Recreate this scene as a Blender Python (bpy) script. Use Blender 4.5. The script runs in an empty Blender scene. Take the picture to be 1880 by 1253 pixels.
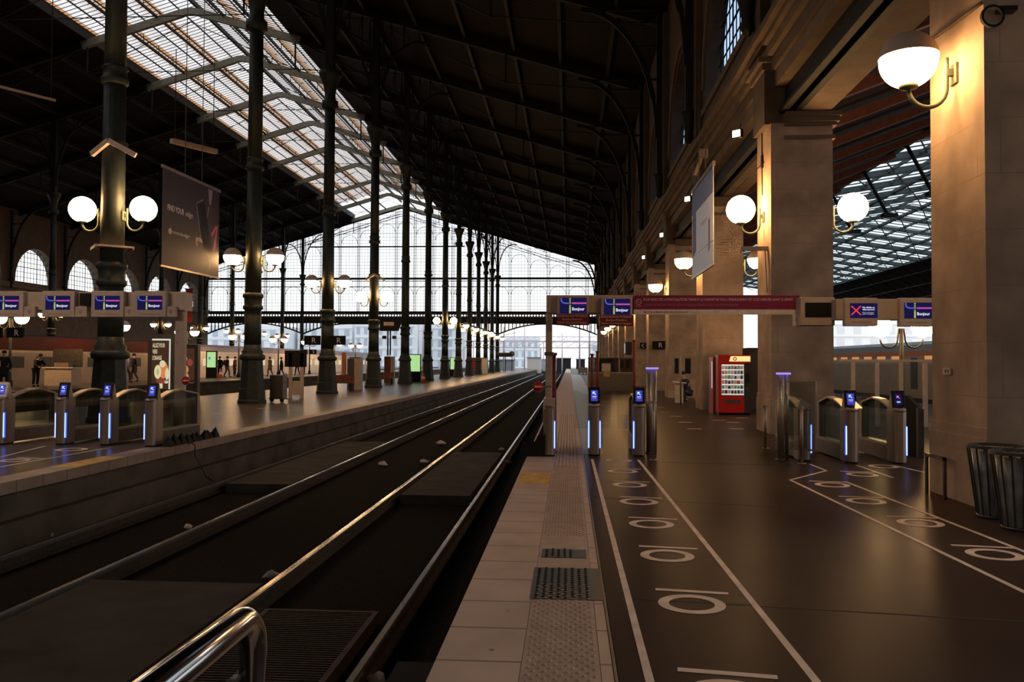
import bpy, bmesh, math, random
from mathutils import Vector, Matrix
random.seed(7)
S = bpy.context.scene
COL = S.collection
PI = math.pi

# ------------------------------------------------------------------ camera
F, CX, CY, H = 1530.0, 940.0, 626.5, 1.6
VX, VY, ROLL = 1045.0, 666.0, math.radians(0.3)
def solve():
    yaw = math.atan((VX-CX)/F); p = math.atan((VY-CY)/F)
    for _ in range(60):
        f = Vector((-math.sin(yaw)*math.cos(p), math.cos(yaw)*math.cos(p), math.sin(p)))
        r0 = Vector((math.cos(yaw), math.sin(yaw), 0)); u0 = r0.cross(f)
        r = r0*math.cos(ROLL)+u0*math.sin(ROLL); u = u0*math.cos(ROLL)-r0*math.sin(ROLL)
        yaw += (VX-CX)/F - r.y/f.y; p -= (-(VY-CY)/F - u.y/f.y)
    return r, u, f
CR, CU, CF = solve()
ORG = Vector((0, 0, H))
cam_d = bpy.data.cameras.new('camera'); cam = bpy.data.objects.new('camera', cam_d); COL.objects.link(cam)
cam_d.sensor_width = 36; cam_d.lens = F/1880*36; cam_d.clip_end = 2000; cam_d.clip_start = 0.05
m4 = Matrix((CR, CU, -CF)).transposed().to_4x4(); m4.translation = ORG
cam.matrix_world = m4
S.camera = cam
def ray(x, y): return CR*((x-CX)/F) + CU*((CY-y)/F) + CF
def at(x, y, Y):
    d = ray(x, y); return ORG + d*(Y/d.y)
def fl(x, y, z=0.0):
    d = ray(x, y); return ORG + d*((z-H)/d.z)

# ------------------------------------------------------------------ materials
MATS = {}
def mat(name, c, rough=.6, metal=0., var=.25, scale=6., bump=0., spec=.22, stretch=None):
    m = bpy.data.materials.new(name); m.use_nodes = True; MATS[name] = m
    nt = m.node_tree; b = nt.nodes['Principled BSDF']
    b.inputs['Roughness'].default_value = rough; b.inputs['Metallic'].default_value = metal
    b.inputs['Specular IOR Level'].default_value = spec
    tc = nt.nodes.new('ShaderNodeTexCoord'); nz = nt.nodes.new('ShaderNodeTexNoise')
    nz.inputs['Scale'].default_value = scale; nz.inputs['Detail'].default_value = 6
    if stretch:
        mp = nt.nodes.new('ShaderNodeMapping'); mp.inputs['Scale'].default_value = stretch
        nt.links.new(tc.outputs['Object'], mp.inputs[0]); nt.links.new(mp.outputs[0], nz.inputs['Vector'])
    else: nt.links.new(tc.outputs['Object'], nz.inputs['Vector'])
    cr = nt.nodes.new('ShaderNodeValToRGB')
    cr.color_ramp.elements[0].position = .3; cr.color_ramp.elements[1].position = .72
    cr.color_ramp.elements[0].color = (*[v*(1-var) for v in c], 1)
    cr.color_ramp.elements[1].color = (*[min(1, v*(1+var)) for v in c], 1)
    nt.links.new(nz.outputs['Fac'], cr.inputs[0]); nt.links.new(cr.outputs[0], b.inputs['Base Color'])
    if bump:
        bp = nt.nodes.new('ShaderNodeBump'); bp.inputs['Strength'].default_value = bump; bp.inputs['Distance'].default_value = .02
        nt.links.new(nz.outputs['Fac'], bp.inputs['Height']); nt.links.new(bp.outputs[0], b.inputs['Normal'])
    return m
def em(name, c, s):
    m = bpy.data.materials.new(name); m.use_nodes = True; MATS[name] = m
    nt = m.node_tree; nt.nodes.remove(nt.nodes['Principled BSDF'])
    e = nt.nodes.new('ShaderNodeEmission'); e.inputs[0].default_value = (*c, 1); e.inputs[1].default_value = s
    nt.links.new(e.outputs[0], nt.nodes['Material Output'].inputs[0]); return m
def glass(name, tint=(.9, .95, .95), refl=.08, rough=.02):
    m = bpy.data.materials.new(name); m.use_nodes = True; MATS[name] = m
    nt = m.node_tree; nt.nodes.remove(nt.nodes['Principled BSDF'])
    t = nt.nodes.new('ShaderNodeBsdfTransparent'); t.inputs[0].default_value = (*tint, 1)
    g = nt.nodes.new('ShaderNodeBsdfGlossy'); g.inputs['Roughness'].default_value = rough
    mx = nt.nodes.new('ShaderNodeMixShader'); mx.inputs[0].default_value = refl
    nt.links.new(t.outputs[0], mx.inputs[1]); nt.links.new(g.outputs[0], mx.inputs[2])
    nt.links.new(mx.outputs[0], nt.nodes['Material Output'].inputs[0]); return m
def stripes(name, axis, period, c1, c2, duty=.5, rough=.7, noise=.25, bump=0., metal=0.):
    """two-colour bands across one axis of the object's own coordinates"""
    m = mat(name, c1, rough, metal, noise, 3., spec=.12); nt = m.node_tree; b = nt.nodes['Principled BSDF']
    tc = nt.nodes.new('ShaderNodeTexCoord'); sp = nt.nodes.new('ShaderNodeSeparateXYZ')
    nt.links.new(tc.outputs['Object'], sp.inputs[0])
    d = nt.nodes.new('ShaderNodeMath'); d.operation = 'DIVIDE'; d.inputs[1].default_value = period
    nt.links.new(sp.outputs[axis], d.inputs[0])
    f = nt.nodes.new('ShaderNodeMath'); f.operation = 'FRACT'; nt.links.new(d.outputs[0], f.inputs[0])
    g = nt.nodes.new('ShaderNodeMath'); g.operation = 'GREATER_THAN'; g.inputs[1].default_value = duty
    nt.links.new(f.outputs[0], g.inputs[0])
    mx = nt.nodes.new('ShaderNodeMix'); mx.data_type = 'RGBA'
    src = b.inputs['Base Color'].links[0].from_socket
    nt.links.new(g.outputs[0], mx.inputs[0]); nt.links.new(src, mx.inputs[6]); mx.inputs[7].default_value = (*c2, 1)
    nt.links.new(mx.outputs[2], b.inputs['Base Color'])
    if bump:
        bp = nt.nodes.new('ShaderNodeBump'); bp.inputs['Strength'].default_value = bump; bp.inputs['Distance'].default_value = .03
        nt.links.new(g.outputs[0], bp.inputs['Height']); nt.links.new(bp.outputs[0], b.inputs['Normal'])
    return m
def blocks(name, c, mortar, bw, bh, rough=.85, axes='YZ', msize=.008, var=.2, spots=False):
    """coursed stone: brick texture laid over two axes, with soot and wear noise"""
    m = mat(name, c, rough, 0, var, 1.6, .15); nt = m.node_tree; b = nt.nodes['Principled BSDF']
    tc = nt.nodes.new('ShaderNodeTexCoord'); sp = nt.nodes.new('ShaderNodeSeparateXYZ'); cb = nt.nodes.new('ShaderNodeCombineXYZ')
    nt.links.new(tc.outputs['Object'], sp.inputs[0])
    if axes == 'SZ':
        ad = nt.nodes.new('ShaderNodeMath'); nt.links.new(sp.outputs[0], ad.inputs[0]); nt.links.new(sp.outputs[1], ad.inputs[1])
        nt.links.new(ad.outputs[0], cb.inputs[0]); nt.links.new(sp.outputs[2], cb.inputs[1])
    else:
        for k, a in enumerate(axes): nt.links.new(sp.outputs['XYZ'.index(a)], cb.inputs[k])
    br = nt.nodes.new('ShaderNodeTexBrick'); br.inputs['Scale'].default_value = 1
    br.inputs['Brick Width'].default_value = bw; br.inputs['Row Height'].default_value = bh
    br.inputs['Mortar Size'].default_value = msize; br.inputs['Mortar Smooth'].default_value = .3
    br.inputs['Mortar'].default_value = (*mortar, 1)
    nt.links.new(cb.outputs[0], br.inputs['Vector'])
    src = b.inputs['Base Color'].links[0].from_socket
    for k in ('Color1', 'Color2'): nt.links.new(src, br.inputs[k])
    out = br.outputs['Color']
    if spots:
        vo = nt.nodes.new('ShaderNodeTexVoronoi'); vo.inputs['Scale'].default_value = 3.2; nt.links.new(tc.outputs['Object'], vo.inputs['Vector'])
        lt = nt.nodes.new('ShaderNodeMath'); lt.operation = 'LESS_THAN'; lt.inputs[1].default_value = .055; nt.links.new(vo.outputs['Distance'], lt.inputs[0])
        ml = nt.nodes.new('ShaderNodeMath'); ml.operation = 'MULTIPLY'; ml.inputs[1].default_value = .7; nt.links.new(lt.outputs[0], ml.inputs[0])
        ms = nt.nodes.new('ShaderNodeMix'); ms.data_type = 'RGBA'; nt.links.new(ml.outputs[0], ms.inputs[0]); nt.links.new(out, ms.inputs[6]); ms.inputs[7].default_value = (.05, .035, .03, 1)
        out = ms.outputs[2]
    nt.links.new(out, b.inputs['Base Color'])
    return m

mat('iron', (.020, .028, .024), .55, 0, .3, 8, spec=.35)
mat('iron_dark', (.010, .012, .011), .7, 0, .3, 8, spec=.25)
mat('rafter_lit', (.20, .195, .15), .42, .1, .2, 4)  # lighter truss tone, skylight brightness is put into the colour
mat('slat_backlit', (.085, .045, .03), .7, 0, .2, 4, spec=.05)  # reddish wood tone, lightened to stand in for backlight through the slats
mat('purlin_paint', (.020, .016, .0135), .6, 0, .3, 4)
mat('arm_paint', (.10, .115, .085), .55, 0, .2, 8, spec=.12)
mat('cap_paint', (.50, .40, .34), .5, 0, .08, 6)
mat('steel', (.32, .265, .22), .36, .65, .12, 14, stretch=(1, 1, .05))
mat('steel_dark', (.12, .11, .10), .38, .8, .2, 10)
mat('chrome', (.42, .40, .39), .15, 1, .04, 10)
mat('beige_metal', (.42, .345, .29), .5, .0, .1, 5)
mat('black_plastic', (.008, .008, .009), .35, 0, .1, 10)
mat('black_matt', (.012, .011, .011), .8, 0, .2, 10)
mat('white_paint', (.62, .58, .53), .6, 0, .12, 10)
mat('lane_paint', (.62, .50, .43), .6, 0, .2, 5, spec=.1)
mat('rail_steel', (.075, .073, .07), .2, 0, .08, 20, spec=.22)
mat('rail_rust', (.035, .027, .022), .8, .1, .4, 20)
mat('concrete', (.036, .033, .031), .8, 0, .3, 2, .2, spec=.03)
mat('concrete_wall', (.075, .066, .058), .85, 0, .35, 1.2, .2, spec=.05)
mat('ballast', (.012, .010, .0085), .95, 0, .6, 30, 1., spec=.02)
mat('floor_epoxy', (.054, .038, .031), .31, 0, .16, .7, spec=.0035)
mat('seam', (.030, .023, .020), .8, 0, .2, 3)
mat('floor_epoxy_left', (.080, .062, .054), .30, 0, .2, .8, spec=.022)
blocks('grey_paving', (.20, .18, .165), (.06, .05, .045), 3., .30, .35, 'XY', .012, .2)
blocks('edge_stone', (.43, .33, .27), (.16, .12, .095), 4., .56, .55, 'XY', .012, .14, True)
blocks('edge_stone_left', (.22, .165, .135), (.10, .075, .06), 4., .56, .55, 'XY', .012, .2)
mat('tactile', (.37, .275, .22), .5, 0, .15, 6)
mat('tactile_metal', (.075, .08, .08), .4, .6, .2, 10)
mat('yellow_paint', (.50, .30, .075), .6, 0, .3, 7)
mat('joint_metal', (.20, .18, .17), .35, .8, .2, 10)
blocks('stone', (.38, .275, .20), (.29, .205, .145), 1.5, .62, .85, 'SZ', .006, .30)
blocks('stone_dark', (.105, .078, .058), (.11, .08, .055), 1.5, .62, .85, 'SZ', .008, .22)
mat('stone_trim', (.145, .107, .078), .85, 0, .2, 2)
stripes('roof_boards', 1, .42, (.013, .0075, .0045), (.003, .002, .0015), .55, .75, .35, .6)
stripes('hall_boards', 1, .9, (.034, .020, .012), (.010, .008, .007), .45, .7, .3, .6)
mat('far_roof', (.05, .045, .04), .8, 0, .3, 2)
mat('red_sign', (.16, .016, .018), .5, 0, .08, 8)
mat('purple_sign', (.19, .012, .065), .5, 0, .06, 5)
mat('letter_white', (.85, .82, .78), .6, 0, .03, 5)
mat('sign_text', (.66, .54, .50), .6, 0, .05, 5)
mat('sign_text_dim', (.34, .16, .18), .6, 0, .05, 5)
mat('text_dark', (.12, .08, .07), .6, 0, .05, 5)
mat('red_paint', (.30, .012, .012), .35, 0, .08, 6)
mat('red_pole', (.14, .018, .016), .5, 0, .15, 6)
mat('no_entry_red', (.45, .012, .015), .45, 0, .05, 6)
mat('banner_dark', (.042, .038, .055), .6, 0, .12, 1.5)
mat('banner_pink', (.32, .10, .16), .6, 0, .2, 3)
mat('banner_pale', (.30, .24, .33), .6, 0, .15, 3)
mat('banner_phone', (.018, .018, .024), .35, 0, .1, 3)
mat('banner_text', (.60, .55, .56), .6, 0, .05, 3)
mat('train_maroon', (.055, .010, .012), .6, 0, .12, 3, spec=.05)
mat('train_beige', (.20, .155, .125), .4, 0, .1, 2)
mat('train_tan', (.38, .30, .24), .4, 0, .1, 2)
mat('train_white', (.62, .60, .62), .4, 0, .08, 2)
mat('train_lilac', (.22, .19, .23), .45, 0, .1, 2)
mat('train_grey', (.20, .19, .19), .45, .2, .1, 2)
mat('train_dark', (.025, .025, .027), .4, 0, .1, 4, spec=.1)
mat('orange_paint', (.50, .15, .06), .45, 0, .1, 4)
mat('wood_red', (.14, .05, .03), .6, 0, .2, 6)
mat('skin', (.42, .25, .18), .6, 0, .1, 10)
mat('cloth_black', (.012, .012, .014), .9, 0, .2, 20)
mat('cloth_olive', (.10, .075, .04), .9, 0, .2, 20)
mat('cloth_grey', (.26, .25, .25), .9, 0, .2, 20)
mat('cloth_maroon', (.07, .035, .035), .9, 0, .2, 20)
mat('cloth_blue', (.03, .035, .06), .9, 0, .2, 20)
mat('cloth_pale', (.5, .48, .46), .9, 0, .2, 20)
mat('hair', (.015, .011, .009), .6, 0, .2, 30)
mat('paper', (.52, .45, .42), .8, 0, .15, 10)
mat('paper_dim', (.24, .23, .22), .7, 0, .2, 10)
mat('bag_plastic', (.24, .25, .25), .28, 0, .5, 5)
mat('cone_orange', (.55, .09, .03), .5, 0, .1, 8)
mat('facade', (.74, .77, .80), .8, 0, .06, .2)
mat('facade_window', (.42, .47, .55), .4, 0, .1, .5)
mat('facade_glare', (.95, .94, .92), .8, 0, .03, .2); mat('facade_glare_window', (.80, .80, .82), .6, 0, .05, .5)  # paler facade copy with the outdoor glare put into the colour
mat('facade_roof', (.55, .60, .66), .7, 0, .1, .3)
mat('outdoor_ground', (.60, .60, .60), .8, 0, .1, .1)
mat('outdoor_metal', (.68, .62, .68), .6, 0, .1, .5)
mat('outdoor_dark', (.02, .02, .022), .7, 0, .2, .5)
mat('outdoor_mid', (.30, .33, .38), .7, 0, .2, .3)
mat('gable_iron', (.012, .016, .016), .6, .2, .2, 2)
mat('gable_lattice', (.10, .17, .17), .6, .2, .2, 2)
glass('clear_glass', (.97, .99, 1.), .03)
glass('gate_glass', (.76, .79, .76), .08)
glass('flap_glass', (.90, .92, .90), .05)
glass('upper_glass', (.50, .62, .85), .04)
glass('shop_glass', (.30, .31, .30), .10)
glass('hall_glass', (.80, .90, .93), .04)
mat('hall_iron', (.085, .10, .105), .6, .1, .2, 2)
LAMPC = (1., .55, .22)
em('lamp_glow', LAMPC, 64.)
em('lamp_far', LAMPC, 64.)
em('flood_glow', (1., .82, .5), 14.)
em('led_core', (.42, .68, 1.), 2.2)
em('led_edge', (.03, .06, 1.), 4.0)
em('top_light', (.32, .24, 1.), 1.3)
em('screen_navy', (.010, .008, .055), 1.)
em('screen_blue', (.11, .13, .55), 1.)
em('screen_pink', (.48, .075, .33), 1.)
em('screen_green', (.38, .46, .13), 1.)
em('screen_white', (.85, .82, 1.), 1.)
em('screen_red', (1., .05, .07), 1.)
em('gate_screen', (.045, .055, .42), 1.)
em('gate_arrow', (.55, .75, 1.), 1.1)
em('gate_pink', (.75, .25, .55), 1.)
em('screen_lime', (.42, .72, .30), 1.)
em('poster_dark', (.055, .025, .016), 1.)
em('poster_cream', (.70, .60, .36), 1.)
em('poster_orange', (.62, .22, .07), 1.)
em('poster_red', (.25, .05, .03), 1.)
em('poster_white', (.62, .62, .52), 1.)
em('vend_header', (1., .55, .22), 1.5)
em('vend_light', (.95, .95, .9), .42)
em('vend_fill', (1., .97, .92), 5.)
em('shelf_light', (1., .98, .93), 1.6)
em('train_window_light', (1., .74, .46), .75)
em('window_strip', (1., .45, .16), .55)
for k, c in enumerate([(.6, .06, .05), (.65, .5, .2), (.55, .55, .58), (.2, .3, .55), (.5, .2, .35), (.25, .45, .25), (.75, .72, .68), (.08, .06, .06)]):
    mat('packet_%d' % k, c, .5, 0, .2, 30)

def cloth(name, c, t):
    m = mat(name, c, .8, 0, .06, 2., spec=.05); nt = m.node_tree; b = nt.nodes['Principled BSDF']
    tr = nt.nodes.new('ShaderNodeBsdfTranslucent'); tr.inputs[0].default_value = (*t, 1)
    mx = nt.nodes.new('ShaderNodeMixShader'); mx.inputs[0].default_value = .6
    nt.links.new(b.outputs[0], mx.inputs[1]); nt.links.new(tr.outputs[0], mx.inputs[2]); nt.links.new(mx.outputs[0], nt.nodes['Material Output'].inputs[0])
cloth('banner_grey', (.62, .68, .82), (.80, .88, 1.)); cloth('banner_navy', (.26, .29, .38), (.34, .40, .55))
# skylight glazing: milky panes, warm dirt in long strips
def skylight_mat():
    m = bpy.data.materials.new('skylight_glass'); m.use_nodes = True; MATS['skylight_glass'] = m
    nt = m.node_tree; nt.nodes.remove(nt.nodes['Principled BSDF'])
    tc = nt.nodes.new('ShaderNodeTexCoord'); sp = nt.nodes.new('ShaderNodeSeparateXYZ'); nt.links.new(tc.outputs['Object'], sp.inputs[0])
    nz = nt.nodes.new('ShaderNodeTexNoise'); nz.inputs['Scale'].default_value = .35; nz.inputs['Detail'].default_value = 3
    mp = nt.nodes.new('ShaderNodeMapping'); mp.inputs['Scale'].default_value = (3, .4, 1)
    nt.links.new(tc.outputs['Object'], mp.inputs[0]); nt.links.new(mp.outputs[0], nz.inputs['Vector'])
    ramp = nt.nodes.new('ShaderNodeValToRGB'); e = ramp.color_ramp.elements
    e[0].position = .25; e[0].color = (.70, .63, .59, 1); e[1].position = .7; e[1].color = (.82, .77, .74, 1)
    nt.links.new(nz.outputs['Fac'], ramp.inputs[0])
    # dirt strip: |x| modulo
    a = nt.nodes.new('ShaderNodeMath'); a.operation = 'ABSOLUTE'; nt.links.new(sp.outputs[0], a.inputs[0])
    d = nt.nodes.new('ShaderNodeMath'); d.operation = 'DIVIDE'; d.inputs[1].default_value = 2.55; nt.links.new(a.outputs[0], d.inputs[0])
    f = nt.nodes.new('ShaderNodeMath'); f.operation = 'FRACT'; nt.links.new(d.outputs[0], f.inputs[0])
    r2 = nt.nodes.new('ShaderNodeValToRGB'); q = r2.color_ramp.elements
    q[0].position = .06; q[0].color = (1, 1, 1, 1); q[1].position = .46; q[1].color = (0, 0, 0, 1)
    nt.links.new(f.outputs[0], r2.inputs[0])
    gt = nt.nodes.new('ShaderNodeMath'); gt.operation = 'GREATER_THAN'; gt.inputs[1].default_value = 2.; nt.links.new(a.outputs[0], gt.inputs[0])
    mm = nt.nodes.new('ShaderNodeMath'); mm.operation = 'MULTIPLY'; nt.links.new(r2.outputs[0], mm.inputs[0]); nt.links.new(gt.outputs[0], mm.inputs[1])
    mx = nt.nodes.new('ShaderNodeMix'); mx.data_type = 'RGBA'; nt.links.new(mm.outputs[0], mx.inputs[0])
    nt.links.new(ramp.outputs[0], mx.inputs[6]); mx.inputs[7].default_value = (.50, .25, .11, 1)
    t = nt.nodes.new('ShaderNodeBsdfTransparent'); nt.links.new(mx.outputs[2], t.inputs[0])
    g = nt.nodes.new('ShaderNodeBsdfGlossy'); g.inputs['Roughness'].default_value = .2
    ms = nt.nodes.new('ShaderNodeMixShader'); ms.inputs[0].default_value = .03
    nt.links.new(t.outputs[0], ms.inputs[1]); nt.links.new(g.outputs[0], ms.inputs[2])
    nt.links.new(ms.outputs[0], nt.nodes['Material Output'].inputs[0])
skylight_mat()

# ------------------------------------------------------------------ mesh helpers
TEXTS = {}
def text_geom(s, bold=False):
    key = (s, bold)
    if key not in TEXTS:
        cu = bpy.data.curves.new('t', 'FONT'); cu.body = s; cu.size = 1; cu.resolution_u = 2
        if bold: cu.offset = .018
        ob = bpy.data.objects.new('t', cu); COL.objects.link(ob)
        dg = bpy.context.evaluated_depsgraph_get(); me = bpy.data.meshes.new_from_object(ob.evaluated_get(dg))
        vs = [v.co.copy() for v in me.vertices]; fs = [tuple(p.vertices) for p in me.polygons]
        bpy.data.objects.remove(ob); bpy.data.curves.remove(cu); bpy.data.meshes.remove(me)
        x0 = min(v.x for v in vs); x1 = max(v.x for v in vs)
        TEXTS[key] = ([Vector((v.x-x0, v.y, 0)) for v in vs], fs, x1-x0)
    return TEXTS[key]

class MB:
    def __init__(s, m='iron'):
        s.v = []; s.f = []; s.fm = []; s.sm = []; s.mats = []; s.dm = m; s.T = Matrix.Identity(4)
    def add(s, vs, fs, m=None, smooth=False):
        m = m or s.dm
        if m not in s.mats: s.mats.append(m)
        k = s.mats.index(m); o = len(s.v)
        s.v += [s.T @ Vector(v) for v in vs]
        for f in fs: s.f.append(tuple(o+i for i in f)); s.fm.append(k); s.sm.append(smooth)
        return s
    def box(s, c, d, m=None, rz=0, rx=0, ry=0):
        R = Matrix.Rotation(rz, 3, 'Z') @ Matrix.Rotation(ry, 3, 'Y') @ Matrix.Rotation(rx, 3, 'X')
        vs = [Vector(c) + R @ Vector((a*d[0]/2, b*d[1]/2, e*d[2]/2)) for a in (-1, 1) for b in (-1, 1) for e in (-1, 1)]
        return s.add(vs, [(0, 1, 3, 2), (4, 6, 7, 5), (0, 4, 5, 1), (2, 3, 7, 6), (0, 2, 6, 4), (1, 5, 7, 3)], m)
    def b2(s, p, q, m=None):
        p = Vector(p); q = Vector(q); return s.box((p+q)/2, [abs(t) for t in (q-p)], m)
    def bar(s, p, q, w, h=None, m=None, up=(0, 0, 1)):
        p = Vector(p); q = Vector(q); h = h or w; d = (q-p).normalized(); up = Vector(up)
        if abs(d.dot(up)) > .98: up = Vector((0, 1, 0))
        a = d.cross(up).normalized()*w/2; b = a.cross(d).normalized()*h/2
        vs = [p-a-b, p+a-b, p+a+b, p-a+b, q-a-b, q+a-b, q+a+b, q-a+b]
        return s.add(vs, [(3, 2, 1, 0), (4, 5, 6, 7), (0, 1, 5, 4), (1, 2, 6, 5), (2, 3, 7, 6), (3, 0, 4, 7)], m)
    def tube(s, pts, r, n=8, m=None, cap=True, smooth=True):
        pts = [Vector(p) for p in pts]; rs = r if isinstance(r, (list, tuple)) else [r]*len(pts)
        vs = []; fs = []; ref = None
        for i, p in enumerate(pts):
            t = (pts[min(i+1, len(pts)-1)] - pts[max(i-1, 0)]).normalized()
            if ref is None: ref = Vector((0, 0, 1)) if abs(t.z) < .9 else Vector((0, 1, 0))
            a = t.cross(ref).normalized(); b = t.cross(a).normalized(); ref = -b if False else ref
            for k in range(n): vs.append(p + (a*math.cos(2*PI*k/n) + b*math.sin(2*PI*k/n))*rs[i])
        for i in range(len(pts)-1):
            for k in range(n):
                fs.append((i*n+k, i*n+(k+1) % n, (i+1)*n+(k+1) % n, (i+1)*n+k))
        if cap: fs += [tuple(range(n)), tuple(reversed(range((len(pts)-1)*n, len(pts)*n)))]
        return s.add(vs, fs, m, smooth)
    def lathe(s, prof, c=(0, 0, 0), n=16, m=None, smooth=True, caps=True, flute=0):
        c = Vector(c); vs = []; fs = []
        for r, z in prof:
            for k in range(n):
                rr = r*(1 - (flute if k % 2 else 0))
                vs.append(c + Vector((rr*math.cos(2*PI*k/n), rr*math.sin(2*PI*k/n), z)))
        for i in range(len(prof)-1):
            for k in range(n): fs.append((i*n+k, i*n+(k+1) % n, (i+1)*n+(k+1) % n, (i+1)*n+k))
        if caps: fs += [tuple(reversed(range(n))), tuple(range((len(prof)-1)*n, len(prof)*n))]
        return s.add(vs, fs, m, smooth)
    def prism(s, poly, a, b, axis='Y', m=None, smooth=False):
        """poly in the plane across axis; extruded from a to b"""
        def P(u, w, t):
            return {'X': (t, u, w), 'Y': (u, t, w), 'Z': (u, w, t)}[axis]
        n = len(poly); vs = [P(u, w, a) for u, w in poly] + [P(u, w, b) for u, w in poly]
        fs = [tuple(range(n)), tuple(reversed(range(n, 2*n)))] + [(i, i+n, (i+1) % n + n, (i+1) % n) for i in range(n)]
        return s.add(vs, fs, m, smooth)
    def sphere(s, c, r, n=20, k=10, z0=-1., z1=1., m=None, sq=(1, 1, 1)):
        c = Vector(c); vs = []; fs = []; a0 = math.asin(z0); a1 = math.asin(z1)
        for i in range(k+1):
            a = a0+(a1-a0)*i/k
            for j in range(n):
                vs.append(c + Vector((r*sq[0]*math.cos(a)*math.cos(2*PI*j/n), r*sq[1]*math.cos(a)*math.sin(2*PI*j/n), r*sq[2]*math.sin(a))))
        for i in range(k):
            for j in range(n): fs.append((i*n+j, i*n+(j+1) % n, (i+1)*n+(j+1) % n, (i+1)*n+j))
        return s.add(vs, fs, m, True)
    def quad(s, a, b, c, d, m=None): return s.add([a, b, c, d], [(0, 1, 2, 3)], m)
    def text(s, t, org, size, m, ux=(1, 0, 0), uy=(0, 0, 1), width=None, center=False, bold=False):
        vs, fs, w = text_geom(t, bold); org = Vector(org); ux = Vector(ux); uy = Vector(uy)
        k = size if width is None else width/w
        o = org - (ux*w*k/2 if center else Vector((0, 0, 0)))
        return s.add([o+ux*v.x*k+uy*v.y*size for v in vs], fs, m)
    def ring(s, c, r0, r1, z0, z1, n=32, m=None, sx=1., sy=1.):
        c = Vector(c); vs = []; fs = []
        for k in range(n):
            a = 2*PI*k/n; u = Vector((math.cos(a)*sx, math.sin(a)*sy, 0))
            vs += [c+u*r0+Vector((0, 0, z0)), c+u*r1+Vector((0, 0, z0)), c+u*r1+Vector((0, 0, z1)), c+u*r0+Vector((0, 0, z1))]
        for k in range(n):
            p = 4*k; q = 4*((k+1) % n)
            for a, b in ((0, 1), (1, 2), (2, 3), (3, 0)): fs.append((p+a, p+b, q+b, q+a))
        return s.add(vs, fs, m)
    def mesh(s, name):
        me = bpy.data.meshes.new(name); me.from_pydata(s.v, [], s.f)
        for m in s.mats: me.materials.append(MATS[m])
        me.polygons.foreach_set('material_index', s.fm); me.polygons.foreach_set('use_smooth', s.sm)
        me.update()
        bm = bmesh.new(); bm.from_mesh(me); bmesh.ops.recalc_face_normals(bm, faces=bm.faces); bm.to_mesh(me); bm.free()
        return me
    def build(s, name, parent=None, loc=None, bevel=0):
        o = bpy.data.objects.new(name, s.mesh(name)); COL.objects.link(o)
        if parent: o.parent = parent
        if loc is not None: o.location = loc
        if bevel:
            b = o.modifiers.new('bevel', 'BEVEL'); b.width = bevel; b.segments = 2; b.limit_method = 'ANGLE'
        return o

def tag(o, label, cat, group=None):
    o['label'] = label; o['category'] = cat
    if group: o['group'] = group
    return o
def thing(name, label, cat, loc=(0, 0, 0), rz=0, group=None):
    o = bpy.data.objects.new(name, None); COL.objects.link(o); o.location = loc; o.rotation_euler = (0, 0, rz)
    o.empty_display_size = .1
    return tag(o, label, cat, group)
def struct(o): o['kind'] = 'structure'; return o
def sroot(name, loc=(0, 0, 0)):
    o = bpy.data.objects.new(name, None); COL.objects.link(o); o.location = loc; return struct(o)
def dup(root, loc, rz=0, label=None, group=None):
    r = root.copy(); COL.objects.link(r); r.location = loc; r.rotation_euler = (0, 0, rz)
    if label: r['label'] = label
    if group: r['group'] = group
    for ch in list(root.children):
        c = ch.copy(); COL.objects.link(c); c.parent = r
        for g in list(ch.children):
            d = g.copy(); COL.objects.link(d); d.parent = c
    return r
ORD = ['first', 'second', 'third', 'fourth', 'fifth', 'sixth', 'seventh', 'eighth', 'ninth', 'tenth', 'eleventh', 'twelfth', 'thirteenth', 'fourteenth', 'fifteenth']

# ------------------------------------------------------------------ layout
COLX, COLX2, RIDGE = -11.9, -45.0, -28.3
def coly(i): return 20.9 + 9.74*i
GY = 138.2                     # far glass wall
WX, WX2 = 4.58, -61.5           # inner faces of the side walls
def rz_(x): return 27.8 - .295*abs(x-RIDGE)
def pily(i): return 9.5 + 9.78*i    # near face of the i-th stone pillar
Y0 = -30.0

# ------------------------------------------------------------------ ground, platforms, track
floor = sroot('floor')
b = MB('edge_stone'); b.b2((-.71, Y0, -.14), (-.25, 230, 0)); b.build('edge_paving', floor)
b = MB('edge_stone'); b.b2((.17, Y0, -.14), (.232, 230, 0)); b.build('edge_paving', floor)
b = MB('concrete_wall'); b.b2((-.66, Y0, -1.1), (14.5, 230, -.14)); b.build('platform_body', floor)
b = MB('tactile'); b.b2((-.247, Y0, -.14), (.167, 230, 0))
yy = 3.6
while yy < 26:
    if not (6.05 < yy < 7.72 and (yy < 6.05 or yy > 5.9)):
        for k in range(7):
            x = -.215+.0585*k + (.029 if int(round(yy/.05)) % 2 else 0)
            if x < .15: b.lathe([(.0165, 0), (.012, .005), (.004, .0065)], (x, yy, 0), 6, caps=False)
    yy += .05 if yy < 13 else .1
b.build('tactile_paving', floor)
b = MB('joint_metal'); b.b2((.236, Y0, -.14), (.252, 230, .004)); b.build('joint_strip', floor)
b = MB('floor_epoxy'); b.b2((.256, Y0, -.14), (14.5, 230, 0)); b.build('concourse_paving', floor)
b = MB('grey_paving'); b.prism([(.256, 14.7), (.60, 14.7), (1.15, 50), (1.5, 110), (.256, 110)], -.05, .0015, 'Z'); b.build('grey_paving', floor)
for p, q, w in [((1150, 1099), (1960, 1147), .022), ((1205, 849), (1478, 856), .05), ((1090, 914), (1420, 931), .015)]:
    a = fl(*p); c = fl(*q); MB('seam').bar((a.x, a.y, .001), (c.x, c.y, .001), w, .001).build('floor_seam', floor)
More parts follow.
